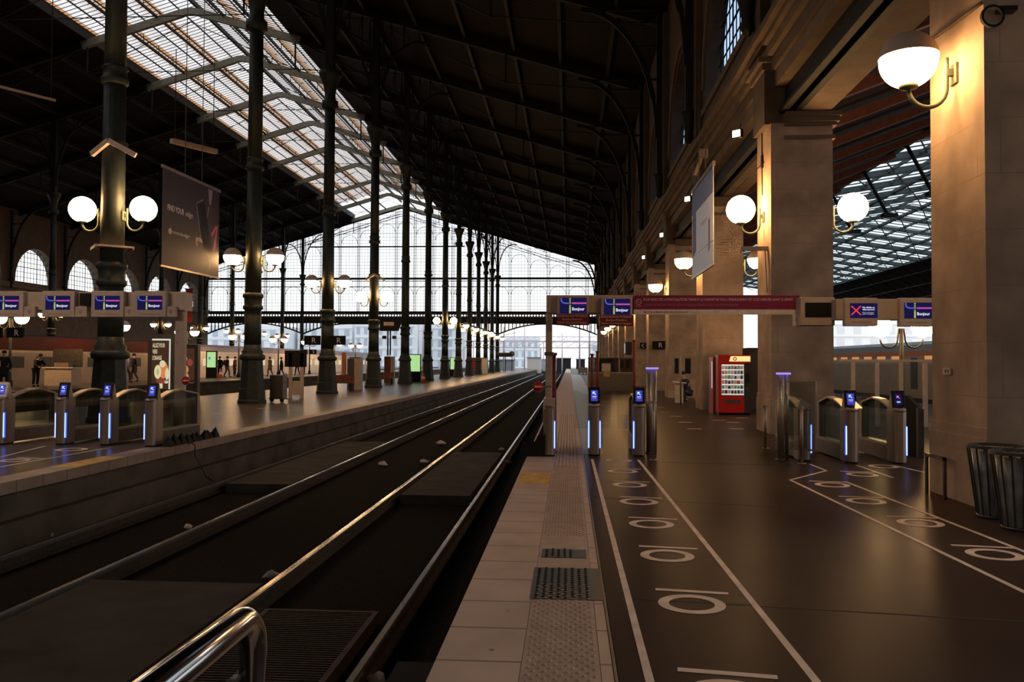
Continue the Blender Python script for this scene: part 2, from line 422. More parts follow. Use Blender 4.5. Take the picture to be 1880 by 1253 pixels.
b = MB('yellow_paint'); b.b2((-.69, 11.05, 0), (-.26, 12.1, .0015)); b.build('yellow_marking', floor)
# lane markings, painted on the concourse
def stripe(p, q, w, name='lane_line', parent=None):
    p = Vector((p[0], p[1], .002)); q = Vector((q[0], q[1], .002))
    return MB('lane_paint').bar(p, q, w, .002).build(name, parent or floor)
stripe((.415, 2.2), (.385, 13.9), .045); stripe((1.27, 2.2), (1.14, 13.9), .045)
def disc(px, py, n, parent=None, sc=1., rot=-.14):
    p = fl(px, py)
    MB('lane_paint').ring((0, 0, 0), .15*sc, .222*sc, .001, .003).build('ring_marking', parent or floor, p)
    if n:
        u = Vector((math.cos(rot), math.sin(rot), 0)); v = Vector((-u.y, u.x, 0))
        c = p + v*(.31*sc) + u*(.0)
        MB('lane_paint').bar(c-u*.25*sc, c+u*.25*sc, .055*sc, .002).build('dash_marking', parent or floor, (0, 0, .002))
for k, (px, py) in enumerate([(1136, 846), (1143, 866), (1156, 891), (1173, 922), (1196, 963), (1225, 1021), (1270, 1110), (1340, 1281)]):
    disc(px, py, k > 0)
# right-hand lane
for (p, q) in [((1487, 853), (1517, 865)), ((1517, 865), (1451, 882)), ((1451, 882), (2020, 1155)), ((1552, 885), (2020, 1068)), ((1573, 855), (1640, 878)), ((1640, 855), (1697, 868))]:
    a = fl(*p); c = fl(*q); stripe(a, c, .045)
for px, py, n in [(1622, 857, 0), (1583, 872, 1), (1528, 891, 1), (1590, 921, 1), (1690, 961, 1), (1826, 1019, 1)]: disc(px, py, n)
# small footprint dashes far down the concourse
for px, py in [(1110, 745), (1127, 752), (1143, 760), (1122, 768), (1160, 775), (1210, 748), (1222, 757), (1240, 765), (1258, 776), (1275, 788), (1320, 772), (1345, 776), (1352, 788), (1362, 768), (1105, 738), (1150, 790)]:
    p = fl(px, py); MB('lane_paint').box((0, 0, .002), (.34, .10, .002)).build('dash_marking', floor, p)

bed = struct(MB('ballast').b2((-7.4, Y0, -1.3), (-.66, 300, -.9)).build('floor'))
bed2 = struct(MB('ballast').b2((-24.2, Y0, -1.3), (-16.4, 300, -.9)).build('floor'))
bed3 = struct(MB('ballast').b2((-36.2, Y0, -1.3), (-29.8, 300, -.7)).build('floor'))
bed4 = struct(MB('ballast').b2((14.5, Y0, -1.3), (60, 300, -.9)).build('floor'))
railp = [(-.075, 0), (.075, 0), (.075, .014), (.012, .035), (.012, .12), (.036, .13)]
def rail(x, label):
    r = thing('rail', label, 'rail', (x, 0, -.89), 0, None)
    b = MB('rail_rust'); pr = [(-.075, 0), (.075, 0), (.075, .015), (.013, .035), (.013, .13), (-.013, .13), (-.013, .035), (-.075, .015)]
    b.prism(pr, .5, 168); b.build('web', r)
    b = MB('rail_steel'); hd = [(-.036, .13), (.036, .13), (.036, .165), (.026, .178), (-.026, .178), (-.036, .165)]
    b.prism(hd, .5, 168); b.build('head', r)
rail(-1.575, 'steel rail running closest to the right-hand platform edge')
rail(-3.10, 'left rail of the near track, second from the right-hand platform')
rail(-5.15, 'right rail of the far track, third from the right-hand platform')
rail(-6.65, 'steel rail closest to the left-hand platform wall')
for x0, x1, y0, y1, m, lab in [(-5.05, -3.2, Y0, 8.6, 'concrete', 'smooth concrete slab between the two tracks at the near end'),
                           (-2.95, -1.72, 14.5, 21.5, 'concrete', 'dark crossing panel between the rails of the near track'),
                           (-6.5, -5.28, 15.5, 24.0, 'concrete', 'dark crossing panel between the rails of the far track')]:
    tag(MB(m).b2((x0, y0, -.92), (x1, y1, -.735)).build('crossing_panel'), lab, 'panel')
g = thing('drain_grate', 'ribbed metal grate lying between the near rails beside the handrail', 'grate', (-2.35, 0, -.9))
b = MB('rail_rust'); b.b2((-.55, 3.2, 0), (-.50, 7.9, .12)); b.b2((.50, 3.2, 0), (.55, 7.9, .12)); b.b2((-.5, 3.2, 0), (.5, 3.25, .12)); b.b2((-.5, 7.85, 0), (.5, 7.9, .12)); b.build('frame', g)
b = MB('rail_rust')
for k in range(92): b.b2((-.5, 3.27+.05*k, .03), (.5, 3.288+.05*k, .115))
b.build('ribbing', g)
tag(MB('concrete').b2((-1.35, Y0, -.92), (-.72, 6.6, -.78)).build('trackside_slab'), 'grey slab between the rail and the right platform at the near end', 'slab')

# left platform
pl = sroot('floor')
b = MB('floor_epoxy_left'); b.b2((-16.4, Y0, -.10), (-7.75, 230, 0)); b.build('paving', pl)
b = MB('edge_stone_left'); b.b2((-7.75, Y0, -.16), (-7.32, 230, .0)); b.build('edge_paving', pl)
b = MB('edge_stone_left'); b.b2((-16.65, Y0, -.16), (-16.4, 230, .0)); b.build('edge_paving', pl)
b = MB('concrete_wall'); b.b2((-16.5, Y0, -1.2), (-7.40, 230, -.10)); b.b2((-7.40, Y0, -1.0), (-7.24, 230, -.52)); b.build('platform_wall', pl)
b = MB('yellow_paint'); b.b2((-7.74, 12.0, 0), (-7.33, 13.4, .0015)); b.build('yellow_marking', pl)
for p, q in [((0, 840), (82, 820)), ((0, 858), (205, 822))]:
    stripe(fl(*p), fl(*q), .045, parent=pl)
disc(28, 846, 1, pl, 1.); disc(131, 826, 0, pl, 1.2)
for px, py in [(420, 745), (480, 751), (398, 760), (470, 735), (545, 730), (580, 735), (610, 752), (505, 757), (640, 735), (672, 728)]:
    p = fl(px, py)
    if p.x < -7.9: MB('lane_paint').box((0, 0, .002), (.34, .10, .002)).build('dash_marking', pl, p)
# platform beyond, the ground further left
p2 = sroot('floor'); Z2 = .2
MB('floor_epoxy_left').b2((-29.8, Y0, Z2-.12), (-24.0, 230, Z2)).build('paving', p2)
MB('concrete_wall').b2((-29.7, Y0, -1.2), (-24.15, 230, Z2-.12)).build('platform_wall', p2)
p3 = sroot('floor')
MB('floor_epoxy_left').b2((-60.5, Y0, -1.2), (-36.2, 230, Z2)).build('paving', p3)
struct(MB('outdoor_ground').b2((-260, 230, -1.4), (200, 520, -.95)).build('ground'))
struct(MB('outdoor_ground').b2((-260, 138, -1.6), (-60.6, 230, -.95)).build('ground'))

# ------------------------------------------------------------------ roof
SKX0, SKX1 = -36.3, -20.6
ceil = sroot('ceiling')
def slab(x0, x1, y0, y1, th, m, name, parent, dz=.3):
    b = MB(m); z0 = rz_(x0)+dz; z1 = rz_(x1)+dz
    b.prism([(x0, z0), (x1, z1), (x1, z1+th), (x0, z0+th)], y0, y1, 'Y'); return b.build(name, parent)
slab(SKX1, 5.7, Y0, GY+.4, .15, 'roof_boards', 'boarding', ceil)
slab(WX2-1.2, SKX0, Y0, GY+.4, .15, 'roof_boards', 'boarding', ceil)
for x in [-18.2, -15.4, -12.6, -9.4, -6.4, -3.4, -.6, 2.2]:
    z = rz_(x)+.1; MB('purlin_paint').b2((x-.09, Y0, z-.16), (x+.09, GY, z+.22)).build('purlin', ceil)
for x in [-38.9, -41.6, -44.6, -47.6, -50.6, -53.6, -56.6]:
    z = rz_(x)+.1; MB('purlin_paint').b2((x-.09, Y0, z-.16), (x+.09, GY, z+.22)).build('purlin', ceil)
for x in (SKX0, SKX1):
    z = rz_(x); MB('purlin_paint').b2((x-.08, Y0, z+.25), (x+.08, GY, z+1.0)).build('lantern_curb', ceil)
# skylight on both slopes
sky = sroot('window_1', (RIDGE, 0, 0)); LZ = .95
def gz(s): return 27.8+LZ-.295*s
for sg, wd in ((-1, RIDGE-SKX0), (1, SKX1-RIDGE)):
    b = MB('skylight_glass'); b.quad((0, Y0, gz(0)), (sg*wd, Y0, gz(wd)), (sg*wd, 128.5, gz(wd)), (0, 128.5, gz(0))); b.build('glazing', sky)
    b = MB('slat_backlit'); y = 30.
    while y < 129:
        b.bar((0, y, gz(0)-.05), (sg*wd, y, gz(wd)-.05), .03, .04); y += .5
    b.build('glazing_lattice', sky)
    b = MB('purlin_paint')
    for k in range(7):
        s = wd*k/6; b.bar((sg*s, Y0, gz(s)-.1), (sg*s, 129, gz(s)-.1), .06 if k % 2 else .04, .10)
    b.build('longitudinal_frame', sky)
    b = MB('rafter_lit')
    for s in (2.55, 5.1):
        b.bar((sg*s, 30, gz(s)-LZ+.25), (sg*s, GY, gz(s)-LZ+.25), .12, .20, 'purlin_paint')
        y = 31.
        while y < 129:
            b.bar((sg*s, y, gz(s)-LZ+.3), (sg*s, y, gz(s)-.05), .045, None, 'purlin_paint')
            b.bar((sg*s, y, gz(s)-LZ+.3), (sg*(s+.9), y+1.2, gz(s+.9)-.08), .035, None, 'purlin_paint'); y += 2.43
    b.build('purlin_frame', sky)
MB('purlin_paint').bar((0, 30, gz(0)-.2), (0, GY, gz(0)-.2), .2, .3).build('ridge_beam', sky)
# trusses
def truss(y, label):
    t = thing('roof_truss', label, 'truss', (RIDGE, y, 0), 0, 'roof trusses of the train hall')
    zr = 27.8
    for sg in (-1, 1):
        b = MB('rafter_lit'); L = 15.9 if True else 0; E = 33.0 if sg > 0 else 33.4
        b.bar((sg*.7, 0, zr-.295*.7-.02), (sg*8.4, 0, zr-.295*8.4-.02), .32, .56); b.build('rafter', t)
        b = MB('iron_dark'); b.bar((sg*8.4, 0, zr-.295*8.4-.02), (sg*E, 0, zr-.295*E-.02), .30, .54); b.build('outer_rafter', t)  # same member in darker colour, standing in for shade beyond the skylight
        b = MB('iron_dark'); b.bar((sg*7.9, 0, zr-.295*7.9), (sg*15.9, 0, zr-.295*15.9-1.9), .12); b.bar((sg*8, 0, zr-.295*8-.2), (sg*8, 0, zr-4.6), .10)
        b.bar((sg*8, 0, zr-4.6), (sg*15.9, 0, zr-.295*15.9-.4), .06); b.bar((sg*8, 0, zr-4.6), (0, 0, zr-.9), .05)
        b.bar((sg*24.4, 0, zr-.295*24.4), (sg*24.4, 0, zr-.295*24.4-2), .10); b.bar((sg*24.4, 0, zr-.295*24.4-2), (sg*16.2, 0, zr-.295*16.2-.5), .06); b.bar((sg*24.4, 0, zr-.295*24.4-2), (sg*32, 0, zr-.295*32-.4), .06)
        b.build('strut', t)
    b = MB('rafter_lit'); b.prism([(-1.0, zr-.29-.3), (-.3, zr-.36), (0, zr-.33), (.3, zr-.36), (1.0, zr-.29-.3), (1.0, zr-.05), (.35, zr+.12), (0, zr+.16), (-.35, zr+.12), (-1., zr-.05)], -.17, .17); b.build('apex_plate', t)
    b = MB('iron_dark'); b.bar((-8, 0, zr-4.6), (8, 0, zr-4.6), .05); b.build('tie_rod', t)
NT = 13
for i in range(2, NT):
    truss(coly(i), 'iron roof truss, %s from the far glass wall, under the skylight' % (ORD[NT-1-i] if NT-1-i else 'nearest'))

# ------------------------------------------------------------------ iron columns
def column_proto():
    t = thing('iron_column', 'x', 'column', (0, 0, -50), 0)
    b = MB('iron'); b.lathe([(.56, 0), (.56, .12), (.52, .16), (.50, .55), (.47, .58), (.40, 1.62)], n=8, smooth=False); pd = b.build('pedestal', t)
    b = MB('iron'); b.lathe([(.40, 1.62), (.46, 1.66), (.48, 1.76), (.44, 1.83), (.38, 1.86), (.40, 1.95), (.335, 2.02), (.315, 2.2)], n=20); b.build('base_moulding', pd)
    b = MB('iron'); b.lathe([(.315, 2.2), (.30, 3.5)], n=20); b.build('lower_shaft', t)
    b = MB('iron'); b.lathe([(.30, 3.5), (.37, 3.56), (.37, 3.66), (.32, 3.7), (.33, 3.95), (.38, 4.0), (.38, 4.1), (.30, 4.16)], n=20); b.build('ring_moulding', t)
    b = MB('iron'); b.lathe([(.295, 4.16), (.275, 8.8)], n=32, flute=.06); b.build('fluted_shaft', t)
    b = MB('iron'); b.lathe([(.275, 8.8), (.34, 8.86), (.34, 8.98), (.29, 9.02), (.29, 9.2), (.33, 9.24), (.27, 9.3)], n=20); b.build('ring_moulding', t)
    b = MB('iron'); b.lathe([(.27, 9.3), (.25, 14.1)], n=32, flute=.06); b.build('fluted_shaft', t)
    b = MB('iron'); b.lathe([(.25, 14.1), (.40, 14.2), (.40, 14.5), (.28, 14.6), (.27, 14.9), (.34, 15.3), (.52, 15.75), (.56, 15.8), (.56, 16.0)], n=12); b.build('capital', t)
    zt = rz_(COLX)-.15
    b = MB('iron_dark'); b.b2((-.2, -.2, 15.9), (.2, .2, zt)); b.build('upper_post', t)
    for sg in (-1, 1):
        b = MB('iron_dark'); N = 9; R = 3.0; top = zt-.295*R*sg if False else zt
        pts = [(sg*(.2+R*(1-math.cos(PI/2*k/N))), 0, 16.6+(zt-17.4+(-.295*R if sg > 0 else .295*R)*(1-math.cos(PI/2*k/N)))*math.sin(PI/2*k/N)) for k in range(N+1)]
        for k in range(N): b.bar(pts[k], pts[k+1], .10, .16)
        ro = lambda x: zt-.1-.295*x
        for k in range(2, N, 2): b.bar(pts[k], (pts[k][0], 0, ro(pts[k][0])), .07)
        for k in range(2, N-1, 2): b.bar((pts[k][0], 0, ro(pts[k][0])), pts[k+1], .05)
        b.build('arched_bracket', t)
    return t
cp = column_proto()
NC = 13
for i in range(NC):
    lab = 'dark green iron column, %s of the row on the platform across the tracks' % ('nearest' if i == 0 else ORD[i]+' from the near end')
    loc = (COLX, coly(i), 0)
    if i == 0:
        cp.location = loc; cp['label'] = lab; cp['group'] = 'iron columns on the left platform'
    else: dup(cp, loc, 0, lab, 'iron columns on the left platform')
# the further row (mirrored so the brackets follow the roof)
for n_, i in enumerate(range(5, NC)):
    dup(cp, (COLX2, coly(i), Z2), PI, 'dark iron column of the distant left row, %s counted from the left edge' % ORD[n_], 'iron columns of the far row')
def collar(i, z, label):
    t = thing('collar_board', label, 'board', (COLX, coly(i)-.36, z))
    for dx, dz in ((-.52, -.32), (.66, -.36)):
        b = MB('cap_paint'); b.bar((.06, 0, 0), (.06+dx, .12, dz), .10, .13); b.build('arm', t)
    MB('iron_dark').ring((0, .36, -.02), .27, .34, -.06, .06, 20).build('clamp_ring', t)
collar(0, 7.25, 'pale inverted V of boards on the nearest iron column above its lamps')
collar(3, 6.9, 'small pale V of boards clamped on the fourth iron column')
t = thing('square_collar', 'thin pale square plate around the nearest iron column below its globe lamps', 'plate', (COLX, coly(0), 4.5), math.radians(38))
MB('beige_metal').b2((-.44, -.44, 0), (.44, .44, .05)).build('plate', t)
for sx in (-1, 1): MB('beige_metal').b2((sx*.44-.02, -.44, -.03), (sx*.44+.02, .44, .05)).build('rim', t)

# ------------------------------------------------------------------ globe lamps
def lamp_proto(capped, full=True):
    t = thing('globe_lamp', 'x', 'lamp', (0, 0, -60))
    b = MB('arm_paint'); b.b2((0, -.09, -.30), (.03, .09, -.06)); b.b2((.03, -.03, -.2), (.1, .03, -.12)); b.build('wall_mount', t)
    b = MB('arm_paint'); pts = [(.10, 0, .02), (.10, 0, -.2), (.10, 0, -.35)]
    for k in range(1, 13):
        a = PI+PI*k/12; pts.append((.32+.22*math.cos(a), 0, -.35+.22*math.sin(a)))
    pts.append((.54, 0, -.30)); b.tube(pts, .027, 10); ca = b.build('curved_arm', t)
    b = MB('arm_paint'); b.lathe([(.03, -.36), (.10, -.34), (.115, -.31), (.10, -.29)], (.54, 0, 0), 16); b.build('cup', ca)
    b = MB('lamp_glow')
    if capped:
        b.sphere((.54, 0, 0), .33, 28, 10, -.93, .12); b.build('globe', t)
        b = MB('cap_paint'); b.sphere((.54, 0, 0), .338, 28, 8, .10, .999); b.build('cap', t)
    else:
        b.sphere((.54, 0, 0), .335, 28, 16, -.93, .999); b.build('globe', t)
    return t
LP = {True: lamp_proto(True), False: lamp_proto(False)}; LUSED = {True: False, False: False}
def lamp(loc, rz, capped, label, group):
    if not LUSED[capped]:
        o = LP[capped]; o.location = loc; o.rotation_euler = (0, 0, rz); o['label'] = label; o['group'] = group; LUSED[capped] = True
        return o
    return dup(LP[capped], loc, rz, label, group)
caps = {0: False, 1: True, 2: True, 3: False, 6: False, 7: True, 8: True, 9: True, 10: False, 11: True, 12: True}
for i, cpd in caps.items():
    for sg in (-1, 1):
        lamp((COLX+sg*.285, coly(i), 5.54), 0 if sg > 0 else PI, cpd, '%s globe lamp on the %s side of the %s iron column' % ('half-capped glowing' if cpd else 'fully glowing', 'right' if sg > 0 else 'left', 'nearest' if i == 0 else ORD[i]), 'globe lamps on the near row of columns')
for n_, i in enumerate([5, 7, 8, 9, 10, 11]):
    for sg in (-1, 1):
        lamp((COLX2+sg*.285, coly(i), 5.6), 0 if sg > 0 else PI, True, 'small distant globe lamp on the %s of the far-row column, %s lit one' % ('right' if sg > 0 else 'left', ORD[n_]), 'globe lamps on the far row of columns')
for i in range(0, 10):
    cpd = i != 1
    names = ['nearest', 'second', 'third', 'fourth', 'fifth', 'sixth', 'seventh', 'eighth', 'ninth', 'tenth']
    lamp((WX, pily(i)+.69, 5.24), PI, cpd, 'globe lamp over the platform on the track side of the %s stone pillar' % names[i], 'globe lamps along the stone pillars')
    if 0 < i < 6:
        lamp((WX+1.38, pily(i)+.3, 5.2), 0, cpd, 'globe lamp in the side hall on the right of the %s stone pillar' % names[i], 'globe lamps facing the side hall')

# ------------------------------------------------------------------ right wall: pillars, arcade, lunette windows
def pillar(i, label):
    y0 = pily(i); y1 = y0+1.38; t = thing('stone_pillar', label, 'pillar', (0, 0, 0), 0, 'stone pillars of the right-hand arcade')
    b = MB('stone'); b.b2((WX, y0, .9), (WX+1.38, y1, 7.1)); b.build('shaft', t)
    b = MB('stone'); b.b2((WX-.03, y0-.03, .0), (WX+1.41, y1+.03, .78)); b.b2((WX-.015, y0-.015, .78), (WX+1.395, y1+.015, .9)); b.build('plinth', t)
    b = MB('stone_trim')
    for k, (e, z0, z1) in enumerate([(.05, 6.72, 6.80), (.08, 7.02, 7.10), (.13, 7.10, 7.22), (.17, 7.22, 7.32)]):
        b.b2((WX+.3, y0-e, z0), (WX+1.38+e, y1+e, z1))
    b.build('capital', t)
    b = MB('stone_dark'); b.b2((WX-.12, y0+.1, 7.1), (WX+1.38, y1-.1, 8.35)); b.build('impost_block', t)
    b = MB('stone_trim'); b.b2((WX-.18, y0+.05, 8.35), (WX+.2, y1-.05, 8.5)); b.b2((WX-.28, y0-.05, 8.5), (WX+.2, y1+.05, 8.62)); b.build('upper_capital', t)
    return t
names = ['nearest', 'second nearest', 'third nearest', 'fourth', 'fifth', 'sixth', 'seventh', 'eighth', 'ninth', 'tenth', 'eleventh', 'twelfth', 'thirteenth', 'fourteenth']
NPIL = 14
desc = {0: 'massive stone pillar at the right edge behind the bag bins, brightly lit by its globe lamp', 1: 'second stone pillar, behind the black monitor and the glass gate panel', 2: 'third stone pillar, behind the red vending machine'}
for i in range(NPIL): pillar(i, desc.get(i, 'pale stone pillar of the right-hand arcade, %s counted from the near end' % ORD[i]))
wr = sroot('wall_right')
NA = 16
def arch_bay(b, x0, x1, ya, yb, zs, zt, yc, r, st):
    """wall of one bay with an arched hole: sill zs, stilt st, radius r"""
    b.b2((x0, ya, zs), (x1, yc-r, zt)); b.b2((x0, yc+r, zs), (x1, yb, zt))
    for k in range(NA):
        a0 = PI-PI*k/NA; a1 = PI-PI*(k+1)/NA
        p = (yc+r*math.cos(a0), zs+st+r*math.sin(a0)); q = (yc+r*math.cos(a1), zs+st+r*math.sin(a1))
        b.prism([p, q, (q[0], zt), (p[0], zt)], x0, x1, 'X')
def lunette(n, x, yc, zs, r, st, facing, parent=None):
    w = sroot('window_%d' % n, (x, yc, zs))
    pts = [(-r, 0)] + [(r*math.cos(PI-PI*k/20), st+r*math.sin(PI-PI*k/20)) for k in range(21)] + [(r, 0)]
    MB('upper_glass' if facing < 0 else 'clear_glass').add([(0, p, q) for p, q in pts], [tuple(range(len(pts)))]).build('glazing', w)
    b = MB('gable_iron')
    for k in range(-6, 7):
        y = k*r/6.5; h = st+math.sqrt(max(0, r*r-y*y)); th = .11 if k in (-2, 2) else .045
        b.bar((0, y, 0), (0, y, h), .03, th)
    for k in range(0, 7):
        z = .1+k*(st+r)/7; hw = r if z < st else math.sqrt(max(.01, r*r-(z-st)**2)); b.bar((0, -hw, z), (0, hw, z), .03, .05 if k % 3 else .08)
    b.build('window_frame', w)
    b = MB('stone_trim')
    for k in range(20):
        a0 = PI-PI*k/20; a1 = PI-PI*(k+1)/20; R = r+.35; xx = -.45 if facing < 0 else .45
        b.bar((xx*1.0, R*math.cos(a0), st+R*math.sin(a0)), (xx, R*math.cos(a1), st+R*math.sin(a1)), .3, .14, up=(1, 0, 0))
    b.build('archivolt', w)
wn = 2
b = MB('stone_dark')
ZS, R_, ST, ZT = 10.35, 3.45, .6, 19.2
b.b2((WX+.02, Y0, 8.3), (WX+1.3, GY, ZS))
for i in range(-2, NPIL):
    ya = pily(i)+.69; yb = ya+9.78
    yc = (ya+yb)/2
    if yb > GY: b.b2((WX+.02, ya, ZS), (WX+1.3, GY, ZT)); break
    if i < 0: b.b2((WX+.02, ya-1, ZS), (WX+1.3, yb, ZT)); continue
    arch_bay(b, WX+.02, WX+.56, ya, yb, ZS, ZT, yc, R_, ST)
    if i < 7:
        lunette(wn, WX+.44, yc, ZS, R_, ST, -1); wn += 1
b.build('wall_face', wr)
b = MB('iron_dark'); b.b2((WX+.35, Y0, 7.34), (WX+.5, GY, 8.3)); b.b2((WX+.2, Y0, 7.34), (WX+.65, GY, 7.42)); b.build('lintel_girder', wr)
b = MB('stone_trim'); b.b2((WX+.65, Y0, 7.34), (WX+1.3, GY, 8.3)); b.b2((WX+.1, Y0, 7.95), (WX+.35, GY, 8.3)); b.build('lintel_stone', wr)
tr = struct(MB('stone_trim').b2((WX-.10, Y0, 8.62), (WX+.05, GY, 8.85)).b2((WX-.22, Y0, 8.85), (WX+.05, GY, 8.98)).b2((WX-.36, Y0, 8.98), (WX+.05, GY, 9.14)).b2((WX-.05, Y0, 10.12), (WX+.05, GY, 10.35)).build('trim_1'))
for i in range(0, NPIL):
    y = pily(i)+.69
    struct(MB('stone_dark').b2((WX-.22, y-.62, 9.14), (WX+.03, y+.62, 18.0)).build('trim_%d' % (i+10)))
def wall_bracket(x, y, sg, label, grp, z0=9.9):
    t = thing('roof_bracket', label, 'bracket', (x, y, 0), 0, grp)
    zt = rz_(x+sg*0)-.1
    b = MB('iron_dark'); b.b2((-.12, -.15, z0+.6), (.12, .15, zt)); b.build('post', t)
    b = MB('iron_dark'); b.lathe([(.08, z0-.5), (.16, z0-.35), (.14, z0-.1), (.26, z0+.45), (.3, z0+.6)], (0, 0, 0), 10); b.build('corbel', t)
    b = MB('iron_dark'); N = 10; R = 3.6
    pts = [(sg*(.1+R*(1-math.cos(PI/2*k/N))), 0, 12.2+(zt+.29*R-12.9)*math.sin(PI/2*k/N)) for k in range(N+1)]
    for k in range(N): b.bar(pts[k], pts[k+1], .16, .24)
    for k in range(3, N, 2): b.bar(pts[k], (0, 0, pts[k][2]), .09)
    b.build('arched_rib', t)
for i in range(0, NPIL):
    wall_bracket(WX-.38, pily(i)+.69, -1, 'dark iron roof bracket rising on the right wall above the %s stone pillar' % ORD[i], 'roof brackets on the right wall')

# left wall
wl = sroot('wall_left')
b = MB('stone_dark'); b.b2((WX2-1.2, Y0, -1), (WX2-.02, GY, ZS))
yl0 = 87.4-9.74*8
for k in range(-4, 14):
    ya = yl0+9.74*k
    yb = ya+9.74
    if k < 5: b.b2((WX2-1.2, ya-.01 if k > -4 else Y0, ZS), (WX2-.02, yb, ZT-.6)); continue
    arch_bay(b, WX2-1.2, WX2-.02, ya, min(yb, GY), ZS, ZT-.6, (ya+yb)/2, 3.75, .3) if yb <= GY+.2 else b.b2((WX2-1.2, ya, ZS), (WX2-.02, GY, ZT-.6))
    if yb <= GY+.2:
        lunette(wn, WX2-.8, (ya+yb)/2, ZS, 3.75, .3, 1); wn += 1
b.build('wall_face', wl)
struct(MB('stone_trim').b2((WX2, Y0, 9.6), (WX2+.3, GY, 10.2)).build('trim_2'))
for k in range(7, 14):
    wall_bracket(WX2+.3, yl0+9.74*k, 1, 'dark lattice roof bracket on the distant left wall, %s of those between the arched windows' % ORD[k-7], 'roof brackets on the left wall')
bk = struct(MB('stone_dark').b2((-62, Y0-1, -1), (60, Y0, 30)).build('wall_back'))

# ------------------------------------------------------------------ far glass gable
gb = sroot('window_%d' % wn, (0, GY, 0)); wn += 1
def gtop(x): return rz_(x)-.55
X0, X1 = WX2, WX
b = MB('clear_glass'); b.add([(X0, .1, 9.9), (X1, .1, 9.9), (X1, .1, gtop(X1)+.4), (RIDGE, .1, gtop(RIDGE)+.4), (X0, .1, gtop(X0)+.4)], [(0, 1, 2, 3, 4)]); b.build('glazing', gb)
b = MB('gable_iron'); x = X0
while x < X1: b.bar((x, 0, 10), (x, 0, gtop(x)), .032, .04); x += .53
z = 10.4
while z < 27:
    xa = max(X0, RIDGE-(27.2-z)/.295) if z > gtop(X0) else X0; xb = min(X1, RIDGE+(27.2-z)/.295) if z > gtop(X1) else X1
    if xb > xa: b.bar((xa, 0, z), (xb, 0, z), .032, .04)
    z += .53
b.build('glazing_lattice', gb)
x = WX2+.4; k = 0
while x < X1:
    b = MB('gable_lattice'); zt = gtop(x)
    for e in (-.2, .2): b.bar((x+e, -.05, 10), (x+e, -.05, zt), .055, .1)
    z = 10.
    while z < zt-.4: b.bar((x-.2, -.05, z), (x+.2, -.05, z+.4), .035); b.bar((x+.2, -.05, z), (x-.2, -.05, z+.4), .035); z += .4
    b.build('mullion', gb)
    xn = x+3.2
    for zz in (14.2, None):
        b = MB('gable_iron'); zc = zz-1.3 if zz else min(gtop(x), gtop(xn))-2.6
        if zz is None and zc < 15.6: x_ = 0
        pts = [(x+.25+1.35*(1-math.cos(PI*j/10)), -.03, zc+1.3*math.sin(PI*j/10)) for j in range(11)]
        if xn < X1 and (zz or zc > 15.2):
            for j in range(10): b.bar(pts[j], pts[j+1], .07, .06)
            b.build('arch_tracery', gb)
    x = xn
for zz, th in ((15.55, .34), (14.2, .09), (15.1, .07)):
    MB('gable_iron').bar((X0, -.1, zz), (X1, -.1, zz), .3, th).build('transom', gb)
MB('gable_iron').bar((-44, -.1, 20.95), (-17.5, -.1, 20.95), .3, .20).build('transom', gb)
for sg in (-1, 1):
    xe = X0 if sg < 0 else X1
    for dz, th in ((.25, .3), (-.75, .06), (-1.15, .06)):
        MB('gable_iron').bar((RIDGE, -.1, gtop(RIDGE)+dz), (xe, -.1, gtop(xe)+dz), .3, th).build('raking_bar', gb)
# frieze beam below the glass, pierced by a row of rings, arched spandrels
fb = sroot('wall_far', (0, GY, 0))
b = MB('gable_iron'); b.b2((X0, -.25, 9.72), (X1, .25, 10.05)); b.b2((X0, -.2, 8.0), (X1, .2, 9.0)); b.build('beam', fb)
b = MB('gable_iron')
x = X0+.25
while x < X1-.2:
    hw, hh, rr = .2435, .36, .165; zc = 9.36; N = 16; vs = []
    for k in range(N):
        a = 2*PI*k/N+PI/N; ca, sa = math.cos(a), math.sin(a); q = min(hw/max(1e-6, abs(ca)), hh/max(1e-6, abs(sa)))
        vs += [(x+q*ca, 0, zc+q*sa), (x+rr*ca, 0, zc+rr*sa)]
    b.add(vs, [(2*k, 2*k+1, (2*k+3) % (2*N), (2*k+2) % (2*N)) for k in range(N)])
    b.box((x, 0, zc), (.10, .04, .10))
    x += .487
b.b2((X0, -.06, 8.98), (X1, .06, 9.02)); b.build('pierced_frieze', fb)
def spandrel(xa, xb, ends):
    b = MB('gable_iron'); N = 30; zf = 7.95
    f_ = lambda x: zf - 1.75*max(0, 1-min(abs(x-xa), abs(x-xb))/7.6)**1.9
    for k in range(N):
        p = xa+(xb-xa)*k/N; q = xa+(xb-xa)*(k+1)/N; b.bar((p, 0, f_(p)), (q, 0, f_(q)), .3, .22)
    x = xa+.6
    while x < xb:
        if f_(x) < zf-.12: b.bar((x, 0, f_(x)), (x, 0, 8.05), .16, .12)
        x += .62
    b.build('arched_spandrel', fb)
spandrel(COLX, X1, 1); spandrel(COLX2, COLX, 1); spandrel(X0, COLX2, 1)
for x, lab in ((RIDGE, 0),):
    pass

